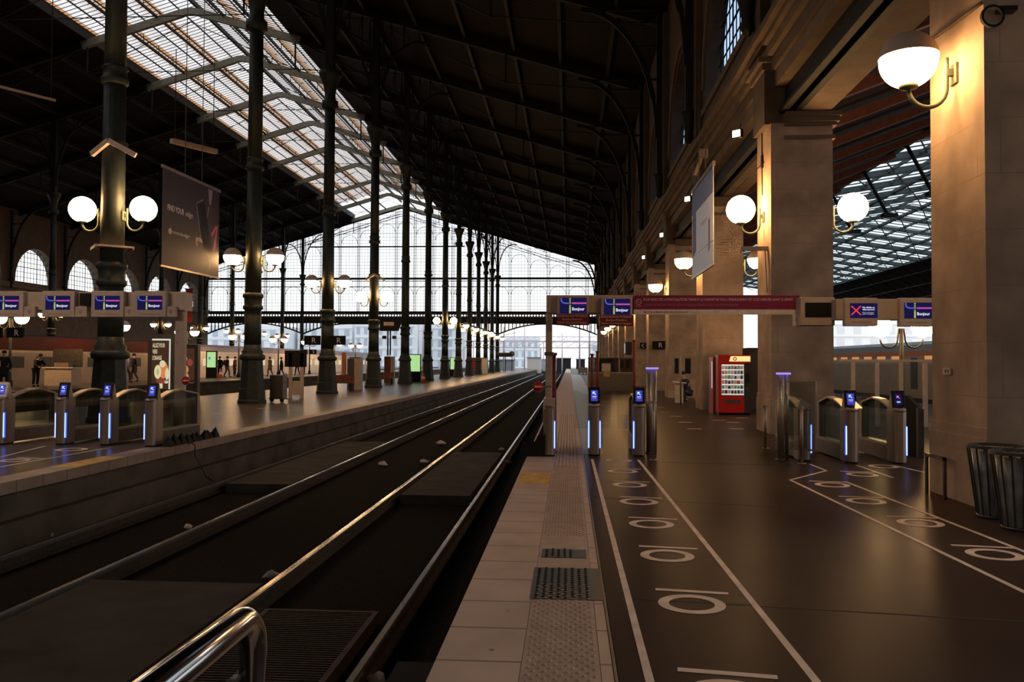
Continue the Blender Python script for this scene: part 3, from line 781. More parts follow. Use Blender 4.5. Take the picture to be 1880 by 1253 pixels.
# ------------------------------------------------------------------ side hall on the right
hc = sroot('ceiling')
prof = [(6.0, 8.7), (17.3, 13.0), (27.5, 14.6), (38.0, 13.0), (45.0, 8.6)]
def hz(x):
    for (a, za), (c, zc) in zip(prof, prof[1:]):
        if a <= x <= c: return za+(zc-za)*(x-a)/(c-a)
    return prof[-1][1]
b = MB('hall_boards'); b.prism([(5.6, 8.6), (17.3, 13.0), (17.3, 13.12), (5.6, 8.75)], Y0, 140); b.build('boarding', hc)
b = MB('far_roof'); b.prism([(38., 13.), (45., 8.6), (45., 8.75), (38., 13.15)], Y0, 140); b.build('boarding', hc)
b = MB('hall_iron')
y = 20.
while y < 140:
    b.bar((38, y, 12.95), (45, y, 8.55), .1, .1); y += 2.4
for x in (39.5, 41.2, 43): b.bar((x, 20, hz(x)-.05), (x, 140, hz(x)-.05), .1, .1)
b.build('lower_lattice', hc)
for k in range(16):
    y = 14+4.5*k; b = MB('wood_red'); b.bar((6, y, 8.45), (17.3, y, 12.75), .22, .3); b.build('beam', hc)  # reddish colour stands in for warm lamp light on the beams
hw = sroot('window_%d' % wn); wn += 1
b = MB('hall_glass'); b.add([(17.3, Y0, 13), (17.3, 140, 13), (27.5, 140, 14.6), (27.5, Y0, 14.6), (38, 140, 13), (38, Y0, 13)], [(0, 1, 2, 3), (3, 2, 4, 5)]); b.build('glazing', hw)
b = MB('hall_iron')
for k in range(12):
    x = 17.3+20.7*k/11; b.bar((x, 20, hz(x)-.05), (x, 140, hz(x)-.05), .09 if k % 3 else .30, .2)
y = 24
k = 0
while y < 140:
    w = .30 if k % 4 == 0 else .07
    b.bar((17.3, y, 12.9), (27.5, y, 14.5), w, w); b.bar((27.5, y, 14.5), (38, y, 12.9), w, w)
    if k % 4 == 0:
        for j in range(9):
            xa = 17.3+2.3*j; xb = xa+2.3; b.bar((xa, y, hz(xa)-.1), (xb, y+4.6, hz(min(38, xb))-.1), .07)
    y += 1.15; k += 1
b.build('glazing_lattice', hw)
for k in range(6):
    t = thing('roof_prop', 'slanting dark strut under the side hall glass roof, %s from the near end' % ORD[k], 'strut', (0, 31+6*k, 0), 0, 'struts of the side hall roof')
    MB('iron_dark').tube([(16.9, 0, 12.7), (18.2, 0, 10.2)], .10, 8).build('pole', t)
    MB('iron_dark').box((18.3, 0, 10.15), (.8, .5, .18)).build('foot', t)

# ------------------------------------------------------------------ ticket gates
def arrow(b, c, s, m, ux, uy, n):
    c = Vector(c); ux = Vector(ux); uy = Vector(uy)
    P = lambda a, e: c+ux*a*s+uy*e*s+Vector(n)*.002
    b.add([P(-.5, .5), P(.35, .5), P(.1, .25), P(-.25, -.1), P(-.5, -.35)], [(0, 1, 2, 3, 4)], m)
    b.add([P(-.12, .28), P(.5, -.34), P(.34, -.5), P(-.28, .12)], [(0, 1, 2, 3)], m)
def gate_body(t, screen='arrow', lower=1.0, leds=(-1, 1), back=1.75, glassy=True):
    n = 12; hw = .105
    poly = [(hw*math.cos(PI+PI*k/n), -.02+hw*math.sin(PI+PI*k/n)*.9+.10) for k in range(n+1)] + [(hw, .34), (-hw, .34)]
    b = MB('steel'); b.prism(poly, .03, .86, 'Z'); fc = b.build('front_column', t)
    MB('black_plastic').prism([(x*.93, y*.93+.01) for x, y in poly], 0, .03, 'Z').build('foot', fc)
    for sx in leds:
        b = MB('led_edge'); b.box((sx*.094, .045, .37), (.030, .030, .47)); b.box((sx*.097, .036, .37), (.012, .022, .455), 'led_core'); b.build('light_strip', fc)
    b = MB('steel_dark'); b.b2((-.07, .34, .03), (.07, back, .26)); b.build('plinth_rail', t)
    b = MB('steel'); b.b2((-.075, .34, .26), (.075, back, .30)); b.b2((-.06, back-.12, .3), (.06, back, .90)); b.build('side_frame', t)
    if glassy:
        b = MB('gate_glass'); pr = [(.34, .30), (back-.12, .30), (back-.12, .92), (1.1, 1.02), (.75, 1.0), (.45, .88), (.34, .84)]
        b.prism(pr, -.055, -.045, 'X'); b.prism(pr, .045, .055, 'X'); b.build('side_glass', t)
        b = MB('steel'); pts = [(0, .30, .86), (0, .5, .93), (0, .8, 1.0), (0, 1.15, 1.02), (0, back-.1, .92), (0, back, .88)]
        for p, q in zip(pts, pts[1:]): b.bar(p, q, .13, .03)
        b.build('top_rail', t)
    if screen:
        ang = math.radians(-14); c = Vector((0, .135, 1.03)); M = Matrix.Translation(c) @ Matrix.Rotation(ang, 4, 'X')
        b = MB('black_plastic' if screen != 'white' else 'white_paint'); b.T = M; b.box((0, 0, 0), (.20, .045, .29)); rh = b.build('reader_head', t, bevel=.008)
        b = MB('gate_screen'); b.T = M; b.box((0, -.0235, -.005), (.115, .003, .19), 'gate_screen' if screen != 'closed' else 'screen_navy')
        if screen == 'closed':
            arrow(b, (0, -.026, .03), .05, 'gate_pink', (1, 0, 0), (0, 0, 1), (0, -1, 0))
            b.box((0, -.026, -.04), (.06, .002, .008), 'gate_arrow'); b.box((0, -.026, -.055), (.05, .002, .008), 'gate_arrow')
        else:
            arrow(b, (0, -.026, .035), .06, 'gate_arrow', (1, 0, 0), (0, 0, 1), (0, -1, 0))
            b.box((0, -.026, -.02), (.07, .002, .010), 'gate_arrow'); b.box((0, -.026, -.045), (.06, .002, .010), 'gate_pink')
        b.build('reader_screen', rh)
        b = MB('steel'); b.prism([(.16, .86), (.30, .86), (.22, 1.15), (.165, 1.15)], -.085, .085, 'X'); b.build('reader_neck', t)
    b = MB('steel'); b.T = Matrix.Translation((0, .07, .875)) @ Matrix.Rotation(math.radians(12), 4, 'X')
    b.lathe([(.10, -.02), (.10, .01), (.085, .016)], n=24); b.ring((0, 0, .017), .055, .08, 0, .004, 24, 'cap_paint'); b.box((0, 0, .018), (.06, .02, .004), 'black_plastic'); b.build('card_pad', fc)
def gate(x, y, label, screen='arrow', flaps=(-1, 1), leds=(-1, 1), group='ticket gates', back=1.75):
    t = thing('ticket_gate', label, 'gate', (x, y, 0), 0, group)
    gate_body(t, screen, leds=leds, back=back)
    for sg in flaps:
        b = MB('flap_glass'); b.prism([(sg*.07, .40), (sg*.32, .40), (sg*.34, 1.10), (sg*.07, 1.0)], .95, .962, 'Y'); b.build('flap', t)
    return t
gate(.435, 14.35, 'ticket gate with blue arrow screen, middle of the three beside the tracks')
gate(1.20, 14.35, 'ticket gate with blue arrow screen beside the slim steel post, right of the track-side three', flaps=(-1,), leds=(-1,))
g_ = gate(4.55, 13.75, 'ticket gate carrying the glinting triangle, between the two pillars on the right', leds=(-1,))
MB('vend_header').add([(.04, .0, .885), (.16, .02, .89), (.05, .03, 1.0), (.06, .1, .885)], [(0, 1, 2), (1, 3, 2), (0, 2, 3), (0, 3, 1)]).build('warning_triangle', g_)
gate(5.30, 13.75, 'ticket gate with a pinkish closed symbol on its screen, rightmost on the right', 'closed', flaps=(-1,), leds=(1,))
gate(-10.68, 14.95, 'ticket gate with a white-framed screen at the left picture edge', 'white', leds=(1,))
gate(-9.54, 15.05, 'ticket gate second from left in the left-hand row, lit by two blue strips')
gate(-8.68, 15.05, 'ticket gate third from left in the left-hand row, under the third greeting screen')
gate(-7.73, 14.9, 'rightmost ticket gate of the left-hand row, beside the black spikes', flaps=(-1,), leds=(-1,), back=2.0)
# edge gates without a screen
t = thing('ticket_gate', 'plain gate post without a screen at the platform edge, under the no-entry sign', 'gate', (-.34, 14.2, 0), 0, 'ticket gates')
gate_body(t, None, leds=(1,), glassy=False, back=.9)
MB('beige_metal').b2((-.1, .0, .80), (.1, .32, .98)).build('top_box', t)
t = thing('ticket_gate', 'ticket gate end beside the glass door panel, showing one blue strip', 'gate', (3.86, 13.95, 0), 0, 'ticket gates')
gate_body(t, None, leds=(1,), glassy=True)
MB('beige_metal').add([(-.12, .0, .89), (.14, .0, .89), (-.05, .1, 1.04), (-.1, .3, .89)], [(0, 1, 2), (1, 3, 2), (0, 2, 3), (0, 3, 1)]).build('reflector', t)
p = fl(1694, 825)
t = thing('end_panel', 'tall dark panel between the last ticket gate and the big pillar', 'panel', (at(1690, 780, 14.7).x, 14.7, 0))
MB('black_matt').prism([(0, 0), (1.1, 0), (1.1, 1.0), (.5, 1.05), (0, .85)], -.03, .03, 'X').build('board', t)
MB('steel_dark').b2((-.05, -.02, 0), (.05, .05, .85)).build('post', t)

# glass swing doors with light-topped posts
def lit_post(x, y, h, label):
    t = thing('lit_post', label, 'post', (x, y, 0))
    MB('steel').lathe([(.055, 0), (.055, h-.03)], n=16).build('pole', t)
    MB('steel').lathe([(.03, 0), (.03, h-.03)], (.10, .02, 0), 12).build('slim_pole', t)
    MB('top_light').b2((-.06, -.06, h-.03), (.15, .07, h)).build('light_cap', t)
    MB('steel_dark').lathe([(.09, 0), (.09, .02)], n=16).build('base_plate', t)
    return t
lit_post(3.50, 14.1, 1.45, 'tall steel post with a violet light on top beside the glass door panel')
lit_post(1.42, 14.9, 1.52, 'tall steel post with a violet light on top behind the track-side ticket gates')
t = thing('glass_door', 'framed glass swing panel hinged on the violet-lit post on the right', 'door', (3.57, 13.9, 0), math.radians(-35))
MB('gate_glass').b2((0.03, -.006, .22), (.42, .006, 1.30)).build('pane', t)
b = MB('steel'); b.b2((0, -.015, 1.29), (.45, .015, 1.32)); b.b2((0, -.015, .20), (.45, .015, .23)); b.b2((.42, -.015, .2), (.45, .015, 1.32)); b.build('frame', t)
def slim_post(px, py, h, label):
    p = fl(px, py); t = thing('slim_post', label, 'post', (p.x, p.y, 0), 0)
    MB('steel').lathe([(.028, 0), (.028, h)], n=12).build('pole', t); MB('steel').lathe([(.07, 0), (.07, .012)], n=16).build('base_plate', t)
    MB('steel').b2((-.05, -.015, h-.05), (.05, .015, h-.02)).build('clamp', t)
slim_post(1200, 845, .98, 'slim steel post standing right of the track-side ticket gates')
slim_post(1472, 852, .92, 'slim steel post in front of the glass door panel')
slim_post(1405, 824, .82, 'slim steel post left of the tall violet-lit post on the right')

# spikes
def spikes(pts, label, hgt):
    t = thing('spike_strip', label, 'spikes', (0, 0, 0))
    for k, p in enumerate(pts):
        b = MB('black_matt'); h = hgt*(.75+.4*random.random()); w = .09
        b.add([(p[0]-w, p[1]-.05, 0), (p[0]+w, p[1]-.05, 0), (p[0]+w*.8, p[1]+.25, 0), (p[0]-w*.8, p[1]+.25, 0), (p[0]+random.uniform(-.05, .05), p[1]+.1, h)], [(0, 1, 4), (1, 2, 4), (2, 3, 4), (3, 0, 4), (3, 2, 1, 0)])
        b.build('spike', t)
spikes([(-7.42, 15.0+.24*k) for k in range(9)], 'row of black anti-trespass spikes on the edge beside the left-hand gates', .22)
t = thing('spike_guard', 'black toothed guard plate over the platform edge beside the plain gate post', 'guard', (-.58, 14.2, 0))
b = MB('black_matt'); b.prism([(-.28, -.02), (.16, -.02), (.16, .38), (.11, .26), (.05, .36), (0, .24), (-.06, .34), (-.12, .2), (-.2, .26)], -.02, .02, 'Y'); b.build('toothed_plate', t)
MB('concrete').prism([(-.15, 0), (.17, 0), (.17, .62), (.05, .34)], .05, .09, 'Y').build('backing', t)

# ------------------------------------------------------------------ overhead gate beams and displays
def bonjour(b, w, h, y):
    """greeting screen centred on the origin, facing -Y"""
    b.box((0, y, 0), (w, .006, h), 'screen_navy'); y -= .005
    P = lambda a, e: Vector(((a-.5)*w, y, (.5-e)*h))
    pts = [P(.05, 0.02), P(.05, .15), P(.08, .27), P(.14, .335), P(.22, .35), P(.33, .35)]
    for i_, (p, q) in enumerate(zip(pts, pts[1:])): b.bar(p, q, .004, .075*h, 'screen_blue', up=(0, -1, 0)) if False else b.bar(p, q, .075*h, .003, 'screen_blue', up=(0, -1, 0))
    for e in (.04, .17, .30): b.box(P(.38, e+.03), (.055*w, .003, .075*h), 'screen_green')
    b.box(P(.38, .76), (.06*w, .003, .44*h), 'screen_green'); b.box(P(.38, .48), (.055*w, .003, .06*h), 'screen_green')
    b.box(P(.72, .35), (.55*w, .003, .10*h), 'screen_pink')
    b.text('Bonjour', P(.46, .80), .27*h, 'screen_white', width=.46*w, bold=True)
def display(x0, x1, y0, y1, Y, sx0, sx1, sy0, sy1, kind, label, dep=.135, name='display_screen'):
    a = at(x0, y0, Y); c = at(x1, y1, Y); ctr = (a+c)/2
    t = thing(name, label, 'screen', (ctr.x, Y, ctr.z), 0)
    w = c.x-a.x; h = a.z-c.z
    hs = MB('beige_metal').b2((-w/2, 0, -h/2), (w/2, dep, h/2)).build('housing', t, bevel=.012)
    a2 = at(sx0, sy0, Y); c2 = at(sx1, sy1, Y); o = (a2+c2)/2
    b = MB('screen_navy'); b.T = Matrix.Translation((o.x-ctr.x, 0, o.z-ctr.z)); sw = c2.x-a2.x; sh = a2.z-c2.z
    if kind == 'bonjour': bonjour(b, sw, sh, -.004)
    elif kind == 'black': b.box((0, -.004, 0), (sw, .006, sh), 'black_plastic')
    elif kind == 'cross':
        b.box((0, -.004, 0), (sw, .006, sh), 'screen_navy'); cx = -.28*sw; r = .30*sh
        for e in (-1, 1): b.bar((cx-r*1.05, -.009, -e*r), (cx+r*1.05, -.009, e*r), .075*sh, .003, 'screen_red', up=(0, -1, 0))
        for k, s_ in enumerate(['File dédiée au', 'débarquement']): b.text(s_, (-.05*sw, -.009, (.16-.14*k)*sh), .15*sh, 'screen_white', width=.44*sw, bold=True)
        for k, s_ in enumerate(['Merci de laisser', 'passer les voyageurs']): b.text(s_, (-.05*sw, -.009, (-.17-.10*k)*sh), .09*sh, 'screen_white', width=.42*sw)
    b.build('screen_panel', hs)
    if name == 'display_screen':
        b = MB('beige_metal'); b.b2((-w*.3, -.003, -h/2+.06), (w*.3, .0, -h/2+.065), 'black_matt'); b.build('seam', t)
    return t
YL = 17.0
a = at(-40, 536, YL); c = at(336, 570, YL)
t = thing('gate_beam', 'long beige overhead beam carrying four greeting screens above the left gates', 'beam', (0, YL, 0))
MB('beige_metal').b2((a.x, .05, c.z), (c.x, .45, a.z)).build('beam', t, bevel=.01)
a = at(322, 566, YL+.1); c = at(336, 820, YL+.1)
b = MB('beige_metal'); b.b2((a.x, .1, 0), (c.x, .2, a.z)); b.build('post', t)
b = MB('text_dark'); b.text('A', (a.x+.04, .095, 2.2), .07, 'text_dark'); b.text('5', (a.x+.04, .095, 1.95), .09, 'text_dark'); b.build('lettering', t)
nm = ['cut by the left picture edge', 'second from left', 'just left of the iron column centre', 'rightmost, beside the post']
for k, (x0, x1, s0, s1) in enumerate([(-18, 42, -10, 34.5), (77.5, 136, 84, 128.5), (167.5, 226.5, 174.5, 219.5), (246.5, 304, 252.5, 297.5)]):
    display(x0, x1, 534.5, 582.5, YL-.08, s0, s1, 543.5, 569, 'bonjour', 'greeting screen on the left gate beam, %s' % nm[k])
for k, (x0, x1) in enumerate([(43, 64), (136.5, 159), (227, 246.5), (304.5, 322)]):
    a = at(x0, 563, YL-.05); c = at(x1, 582, YL-.05)
    t = thing('zero_plate', 'small beige plate marked 0 under the left gate beam, %s from left' % ORD[k], 'plate', ((a.x+c.x)/2, YL-.05, (a.z+c.z)/2), 0, 'zero plates on the left gate beam')
    w = c.x-a.x; h = a.z-c.z; MB('beige_metal').b2((-w/2, 0, -h/2), (w/2, .1, h/2)).build('plate', t)
    MB('text_dark').text('0', (0, -.003, -.05), .13, 'text_dark', center=True).build('digit', t)
a = at(145, 537, YL-.06); c = at(166, 563, YL-.06)
t = thing('black_panel', 'square black panel on the left gate beam between two greeting screens', 'panel', ((a.x+c.x)/2, YL-.06, (a.z+c.z)/2))
MB('black_plastic').b2((-.11, 0, -.13), (.11, .1, .13)).build('board', t)
# right beam
YR = 14.5
a = at(1003, 542, YR); c = at(1470, 574, YR)
t = thing('gate_beam', 'long beige overhead beam above the track-side gates, ending at the second pillar', 'beam', (0, YR, 0))
MB('beige_metal').b2((a.x, .02, a.z-.31), (3.9, .4, a.z)).build('beam', t, bevel=.01)
b = MB('beige_metal'); b.b2((a.x-.01, .05, .98), (a.x+.10, .3, a.z-.31)); b.build('post', t)
MB('steel_dark').b2((a.x-.03, .04, 1.72), (a.x+.13, .31, 1.78)).build('post_clamp', t)
a = at(1535, 549, 13.9); c = at(1760, 585, 13.9)
t = thing('gate_beam', 'overhead beam above the right gates running behind the big pillar', 'beam', (0, 13.9, 0))
MB('beige_metal').b2((a.x, .0, a.z-.34), (c.x+.6, .3, a.z)).build('beam', t, bevel=.01)
for k, (x0, x1, s0, s1, y0, r0, r1, ry) in enumerate([(1023, 1080, 1028, 1077, 547, 1021, 1081.5, 577), (1104, 1161, 1109, 1157, 549, 1101, 1162.5, 578.5)]):
    display(x0, x1, y0-4, y0+31, YR-.1, s0, s1, y0, y0+29, 'bonjour', 'greeting screen above the track-side gates, %s' % ('left one' if k == 0 else 'right one beside the purple banner'))
    a = at(r0, ry, YR-.12); c = at(r1, ry+20, YR-.12); w = c.x-a.x
    t = thing('red_notice', 'dark red welcome notice hanging under the %s greeting screen by the tracks' % ('left' if k == 0 else 'right'), 'sign', ((a.x+c.x)/2, YR-.12, c.z))
    h = a.z-c.z; MB('red_sign').b2((-w/2, 0, 0), (w/2, .14, h)).build('board', t)
    b = MB('sign_text')
    for j, s_ in enumerate(['BIENVENUE AUX VOYAGEURS', 'Business Première,', 'Liberté 1ère, Grand Voyageur']):
        b.text(s_, (0, -.003, h*(.74-.30*j)), .05, 'sign_text', width=w*(.92, .62, .9)[j], center=True)
    b.build('lettering', t)
a = at(1163.5, 543, YR-.05); c = at(1468, 574, YR-.05)
t = thing('purple_banner', 'long purple notice about boarding times on the overhead beam', 'sign', (a.x, YR-.05, a.z-.325)); w = c.x-a.x
MB('purple_sign').b2((0, 0, .085), (w, .04, .33)).build('upper_strip', t); MB('white_paint').b2((0, 0, 0), (w, .04, .085)).build('lower_strip', t)
b = MB('sign_text'); b.text("POUR RESPECTER LA PONCTUALITÉ DES TRAINS ET LE CONFORT DE TOUS, L'EMBARQUEMENT EST CLOS 2 MINUTES AVANT LE DÉPART", (.17, -.003, .235), .062, 'sign_text', width=w-.28)
b.text('TO RESPECT THE PUNCTUALITY AND THE COMFORT OF TRAVELLERS, BOARDING IS CLOSED 2 MINUTES BEFORE DEPARTURE', (.17, -.003, .150), .05, 'sign_text_dim', width=w*.57)
b.text('Merci de préparer votre titre de transport', (.17, -.003, .028), .045, 'text_dark', width=w*.27, bold=True); b.text('/ Please prepare your transport ticket', (.17+w*.285, -.003, .028), .045, 'lane_paint', width=w*.16)
b.build('lettering', t)
b = MB('sign_text'); b.T = Matrix.Translation((.085, -.004, .215)) @ Matrix.Rotation(PI/2, 4, 'X'); b.ring((0, 0, 0), .04, .048, 0, .002, 24); b.bar((0, 0, 0), (-.025, .02, 0), .006); b.bar((0, 0, 0), (.02, -.01, 0), .006); b.b2((-.05, -.075, 0), (.05, -.068, .002)); b.build('clock_symbol', t)
display(1470, 1533, 546, 598, YR-.35, 1478, 1527, 556, 583, 'black', 'switched-off black monitor in a beige housing on the second pillar', dep=.38, name='dead_monitor')
display(1551, 1612, 547, 599, 13.8, 1560.5, 1611, 557, 584, 'cross', 'screen with a red cross above the right gates')
display(1652, 1716, 547, 600, 13.8, 1660, 1711, 556, 585, 'bonjour', 'greeting screen half hidden by the big pillar on the right')
a = at(1456, 577, YR-.1); t = thing('paper_notice', 'small white box with an orange mark hanging below the purple banner end', 'notice', (a.x, YR-.1, a.z-.2))
MB('white_paint').b2((0, 0, 0), (.125, .05, .19)).build('box', t); MB('orange_paint').b2((.045, -.003, .07), (.08, 0, .13)).build('mark', t)
# no-entry discs on their poles
def no_entry(px, py, Y, label, r=.092):
    p = at(px, py, Y); t = thing('no_entry_sign', label, 'sign', p)
    M = Matrix.Rotation(PI/2, 4, 'X')
    b = MB('no_entry_red'); b.T = M; b.lathe([(r, 0), (r, .012)], n=28); b.build('disc', t)
    b = MB('white_paint'); b.T = M; b.ring((0, 0, .012), r*.94, r, 0, .003, 28, 'cap_paint'); b.b2((-r*.68, -r*.13, .012), (r*.68, r*.16, .016)); b.build('bar', t)
    MB('steel_dark').bar((0, .0, 0), (.22, .12, 0), .03).build('stalk', t)
no_entry(988, 710.5, 14.3, 'round red no-entry sign beside the beam post over the tracks')
no_entry(341, 699.5, 16.9, 'round red no-entry sign at the end of the left gates')
# red poles
def red_pole(px, yb, yt, Y, label, w=.05, z0=0.):
    p = at(px, yt, Y); t = thing('red_pole', label, 'pole', (p.x, Y, z0)); MB('red_pole').lathe([(w, 0), (w, 1.1), (w*.8, 1.12), (w*.8, p.z-z0)], n=10).build('tube', t)
    MB('red_pole').lathe([(w*1.2, 0), (w*1.2, .05)], n=10).build('cap', t, (0, 0, p.z-z0-.05))
red_pole(1017, 735, 648, 15.6, 'thin dark red pole behind the plain gate post by the tracks')
red_pole(1087, 712, 650, 30., 'dark red pole on the platform, left of the two near the dark counter', .06)
red_pole(1097, 712, 645, 31., 'dark red pole on the platform, right of the two near the dark counter', .07)
red_pole(1164, 715, 625, 33., 'brownish red pole at the right end of the dark counter', .06)

# ------------------------------------------------------------------ hanging banners, floodlights
def hanger(p0, p1, ztl, zbl, label, flip=False, right=False):
    """banner from p0 to p1 (near, far), constant height"""
    p0 = Vector(p0); p1 = Vector(p1); L = (p1-p0).length; ang = math.atan2(p1.y-p0.y, p1.x-p0.x)
    t = thing('hanging_banner', label, 'banner', (p0.x, p0.y, zbl), ang); h = ztl-zbl
    cl = MB('banner_grey' if right else 'banner_dark'); cl.b2((0, -.006, 0), (L, .006, h))
    b = MB('steel'); b.bar((-.06, 0, h), (L+.06, 0, h), .07, .10); b.build('top_batten', t); b = MB('steel'); b.bar((-.06, 0, 0), (L+.06, 0, 0), .05, .06); b.build('bottom_batten', t)
    for x in (.36*L, .66*L):
        MB('steel_dark').bar((x, 0, h), (x, 0, h+ (3.5 if right else 8.)), .02).build('wire', t)
    sd = -1; y = sd*.009; P = lambda a, e: Vector((a*L, y, (1-e)*h))
    if not right:
        b = MB('banner_text'); b.text('FIND YOUR', P(.08, .42), .085*h, 'banner_text', width=.27*L, bold=True); b.text('edge', P(.375, .42), .085*h, 'banner_text', width=.125*L); b.text('motorola', P(.165, .645), .055*h, 'banner_text', width=.17*L); b.text('edge+', P(.345, .645), .055*h, 'banner_text', width=.11*L); b.build('lettering', t)
        b = MB('banner_text'); b.T = Matrix.Translation(P(.125, .63)) @ Matrix.Rotation(PI/2, 4, 'X'); b.ring((0, 0, 0), .055, .10, -.002, .002, 24); b.bar((-.04, -.04, 0), (-.015, .035, 0), .02); b.bar((.04, -.04, 0), (.015, .035, 0), .02); b.bar((-.015, .035, 0), (0, -.01, 0), .016); b.bar((.015, .035, 0), (0, -.01, 0), .016); b.build('emblem', t)
        b = cl; b.dm = 'banner_phone'; b.add([P(.56, .24), P(.70, .18), P(.88, .72), P(.72, .78)], [(0, 1, 2, 3)])
        b = cl; b.dm = 'banner_pale'
        for q in ([(.56, .24), (.68, .17), (.685, .18), (.565, .25)], [(.78, .03), (.86, .03), (.83, .2), (.80, .2)], [(.79, .22), (.805, .22), (.765, .36), (.755, .36)], [(.56, .26), (.57, .26), (.66, .62), (.65, .62)]): b.add([P(*e) for e in q], [(0, 1, 2, 3)])
        arc = [(.56, .64), (.62, .625), (.70, .64), (.76, .70), (.81, .80), (.83, .90), (.79, .975)]
        for k in range(len(arc)-1):
            w0 = .028-.003*k; b.add([P(arc[k][0], arc[k][1]-w0), P(arc[k+1][0], arc[k+1][1]-w0+.003), P(arc[k+1][0]-.012, arc[k+1][1]+w0-.01), P(arc[k][0]-.006, arc[k][1]+w0)], [(0, 1, 2, 3)])
        b = cl; b.dm = 'banner_pink'
        for q in ([(.84, .52), (.93, .41), (.96, .42), (.87, .55)], [(.95, .42), (.975, .40), (.93, .66), (.87, .74)], [(.545, .66), (.60, .66), (.60, .70), (.57, .71)]): b.add([P(*e)+Vector((0, .002*sd, 0)) for e in q], [(0, 1, 2, 3)])
        b.build('cloth', t)
    else:
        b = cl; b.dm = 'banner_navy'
        for k in range(12): b.add([P(.01, .01+.03*k), P(.99, .01+.03*k), P(.99, .04+.03*k), P(.01, .04+.03*k)], [(0, 1, 2, 3)]) if k < 9 else None  # darker top: weaker light behind the cloth is put into its colour
        b.add([P(.03, .30), P(.22, .26), P(.22, .72), P(.03, .78)], [(0, 1, 2, 3)])
        b.dm = 'banner_pale'; b.add([P(.06, .27), P(.12, .24), P(.12, .70), P(.06, .72)], [(0, 1, 2, 3)]); b.add([P(.80, .52), P(.86, .50), P(.86, .82), P(.80, .85)], [(0, 1, 2, 3)]); b.text('edge+', P(.45, .50), .07*h, 'banner_pale', width=.3*L); b.build('cloth', t)
        MB('steel_dark').bar((0, y, .24*h), (L, y, .24*h), .01).build('seam_cord', t)
a = at(299, 305, 26.); c = at(403, 348, 30.)
hanger((a.x, 26., 0), (c.x, 30., 0), a.z, at(297, 488, 26.).z, 'large dark advertising banner with a phone picture hanging left of the second column')
b0 = at(1271, 360, 24.4); b1 = at(1310, 300, 20.8)
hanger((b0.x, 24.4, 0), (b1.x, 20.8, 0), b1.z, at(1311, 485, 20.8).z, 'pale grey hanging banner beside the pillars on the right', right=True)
for k, (px, py, Y) in enumerate([(1352, 246, 21.9), (1262, 366, 31.2), (1215, 432, 40.8), (1182, 473, 50.6)]):
    p = at(px, py, Y); t = thing('floodlight', 'small lit floodlight under the cornice of the right wall, %s from the near end' % ('nearest' if k == 0 else ORD[k]), 'light', p, math.radians(-40), 'floodlights along the cornice')
    MB('black_plastic').b2((-.13, 0, -.10), (.13, .12, .12)).build('housing', t); MB('flood_glow').b2((-.105, -.012, -.075), (.105, 0, .095)).build('lens', t)
    MB('steel_dark').bar((0, .1, 0), (.05, .15, .3), .03).build('bracket', t)
p = at(1292, 280, 27.); t = thing('cornice_box', 'small beige box under the cornice above the pale banner', 'box', p); MB('beige_metal').b2((-.13, -.1, -.15), (.13, .25, .1)).build('box', t); MB('beige_metal').bar((-.05, .1, -.15), (-.25, .15, -.7), .1).build('bracket', t)
p = at(357, 269, 44.); t = thing('strip_light', 'pale strip light hanging below the left roof edge of the skylight', 'light', p, math.radians(60)); MB('cap_paint').b2((-1.4, -.16, -.12), (1.4, .16, .12)).build('housing', t)
for x in (-1.2, 1.2): MB('steel_dark').bar((x, 0, .12), (x, 0, 5.), .03).build('hanger', t)
p = at(35, 168, 36.); t = thing('strip_light', 'long thin strip light under the dark roof at the left picture edge', 'light', p, math.radians(58)); MB('cap_paint').b2((-1.6, -.06, -.05), (1.6, .06, .05)).build('housing', t)
for x in (-1.4, 1.4): MB('steel_dark').bar((x, 0, .05), (x, 0, 6.), .03).build('hanger', t)
# fittings on the big pillar
p = Vector((WX-.01, 10.42, 1.52)); t = thing('number_plate', 'small pale plate on the lit face of the big right pillar', 'plate', p); MB('cap_paint').b2((-.02, -.1, -.04), (0, .1, .04)).build('plate', t)
b = MB('text_dark'); b.text('201', (-.022, -.07, -.025), .05, 'text_dark', ux=(0, 1, 0)) if False else b.b2((-.023, -.07, -.02), (-.02, -.03, .02)).b2((-.023, .0, -.02), (-.02, .04, .02)); b.build('mark', t)
t = thing('wall_conduit', 'thin cable conduit slanting across the top of the big right pillar', 'conduit', (WX-.02, 0, 0)); MB('stone_trim').tube([(0, 9.5, 5.62), (0, 10.88, 5.72)], .02, 8).build('pipe', t)
p = at(1822, 30, 9.38); t = thing('loudspeaker', 'round dark horn fixed high on the near face of the big right pillar', 'speaker', p); b = MB('black_plastic'); b.T = Matrix.Rotation(PI/2, 4, 'X'); b.dm = 'black_matt'; b.ring((0, 0, 0), .10, .125, -.02, .02, 28); b.build('horn', t); MB('black_matt').b2((.08, -.02, .06), (.26, .1, .11)).build('bracket', t)
t = thing('cable_run', 'dark cable running down the lit edge of the second pillar', 'cable', (WX-.015, 0, 0)); b = MB('black_matt'); b.tube([(0, 20.0, 9.), (0, 20.1, 7.6), (.0, 20.1, 6.2), (0, 20.08, 5.6)], .012, 6); b.tube([(0, 19.9, 6.35), (-.35, 21.4, 6.0), (-.4, 23.3, 5.7)], .012, 6); b.build('wire', t); MB('black_matt').box((0, 20.05, 6.4), (.06, .1, .3)).build('clamp', t)

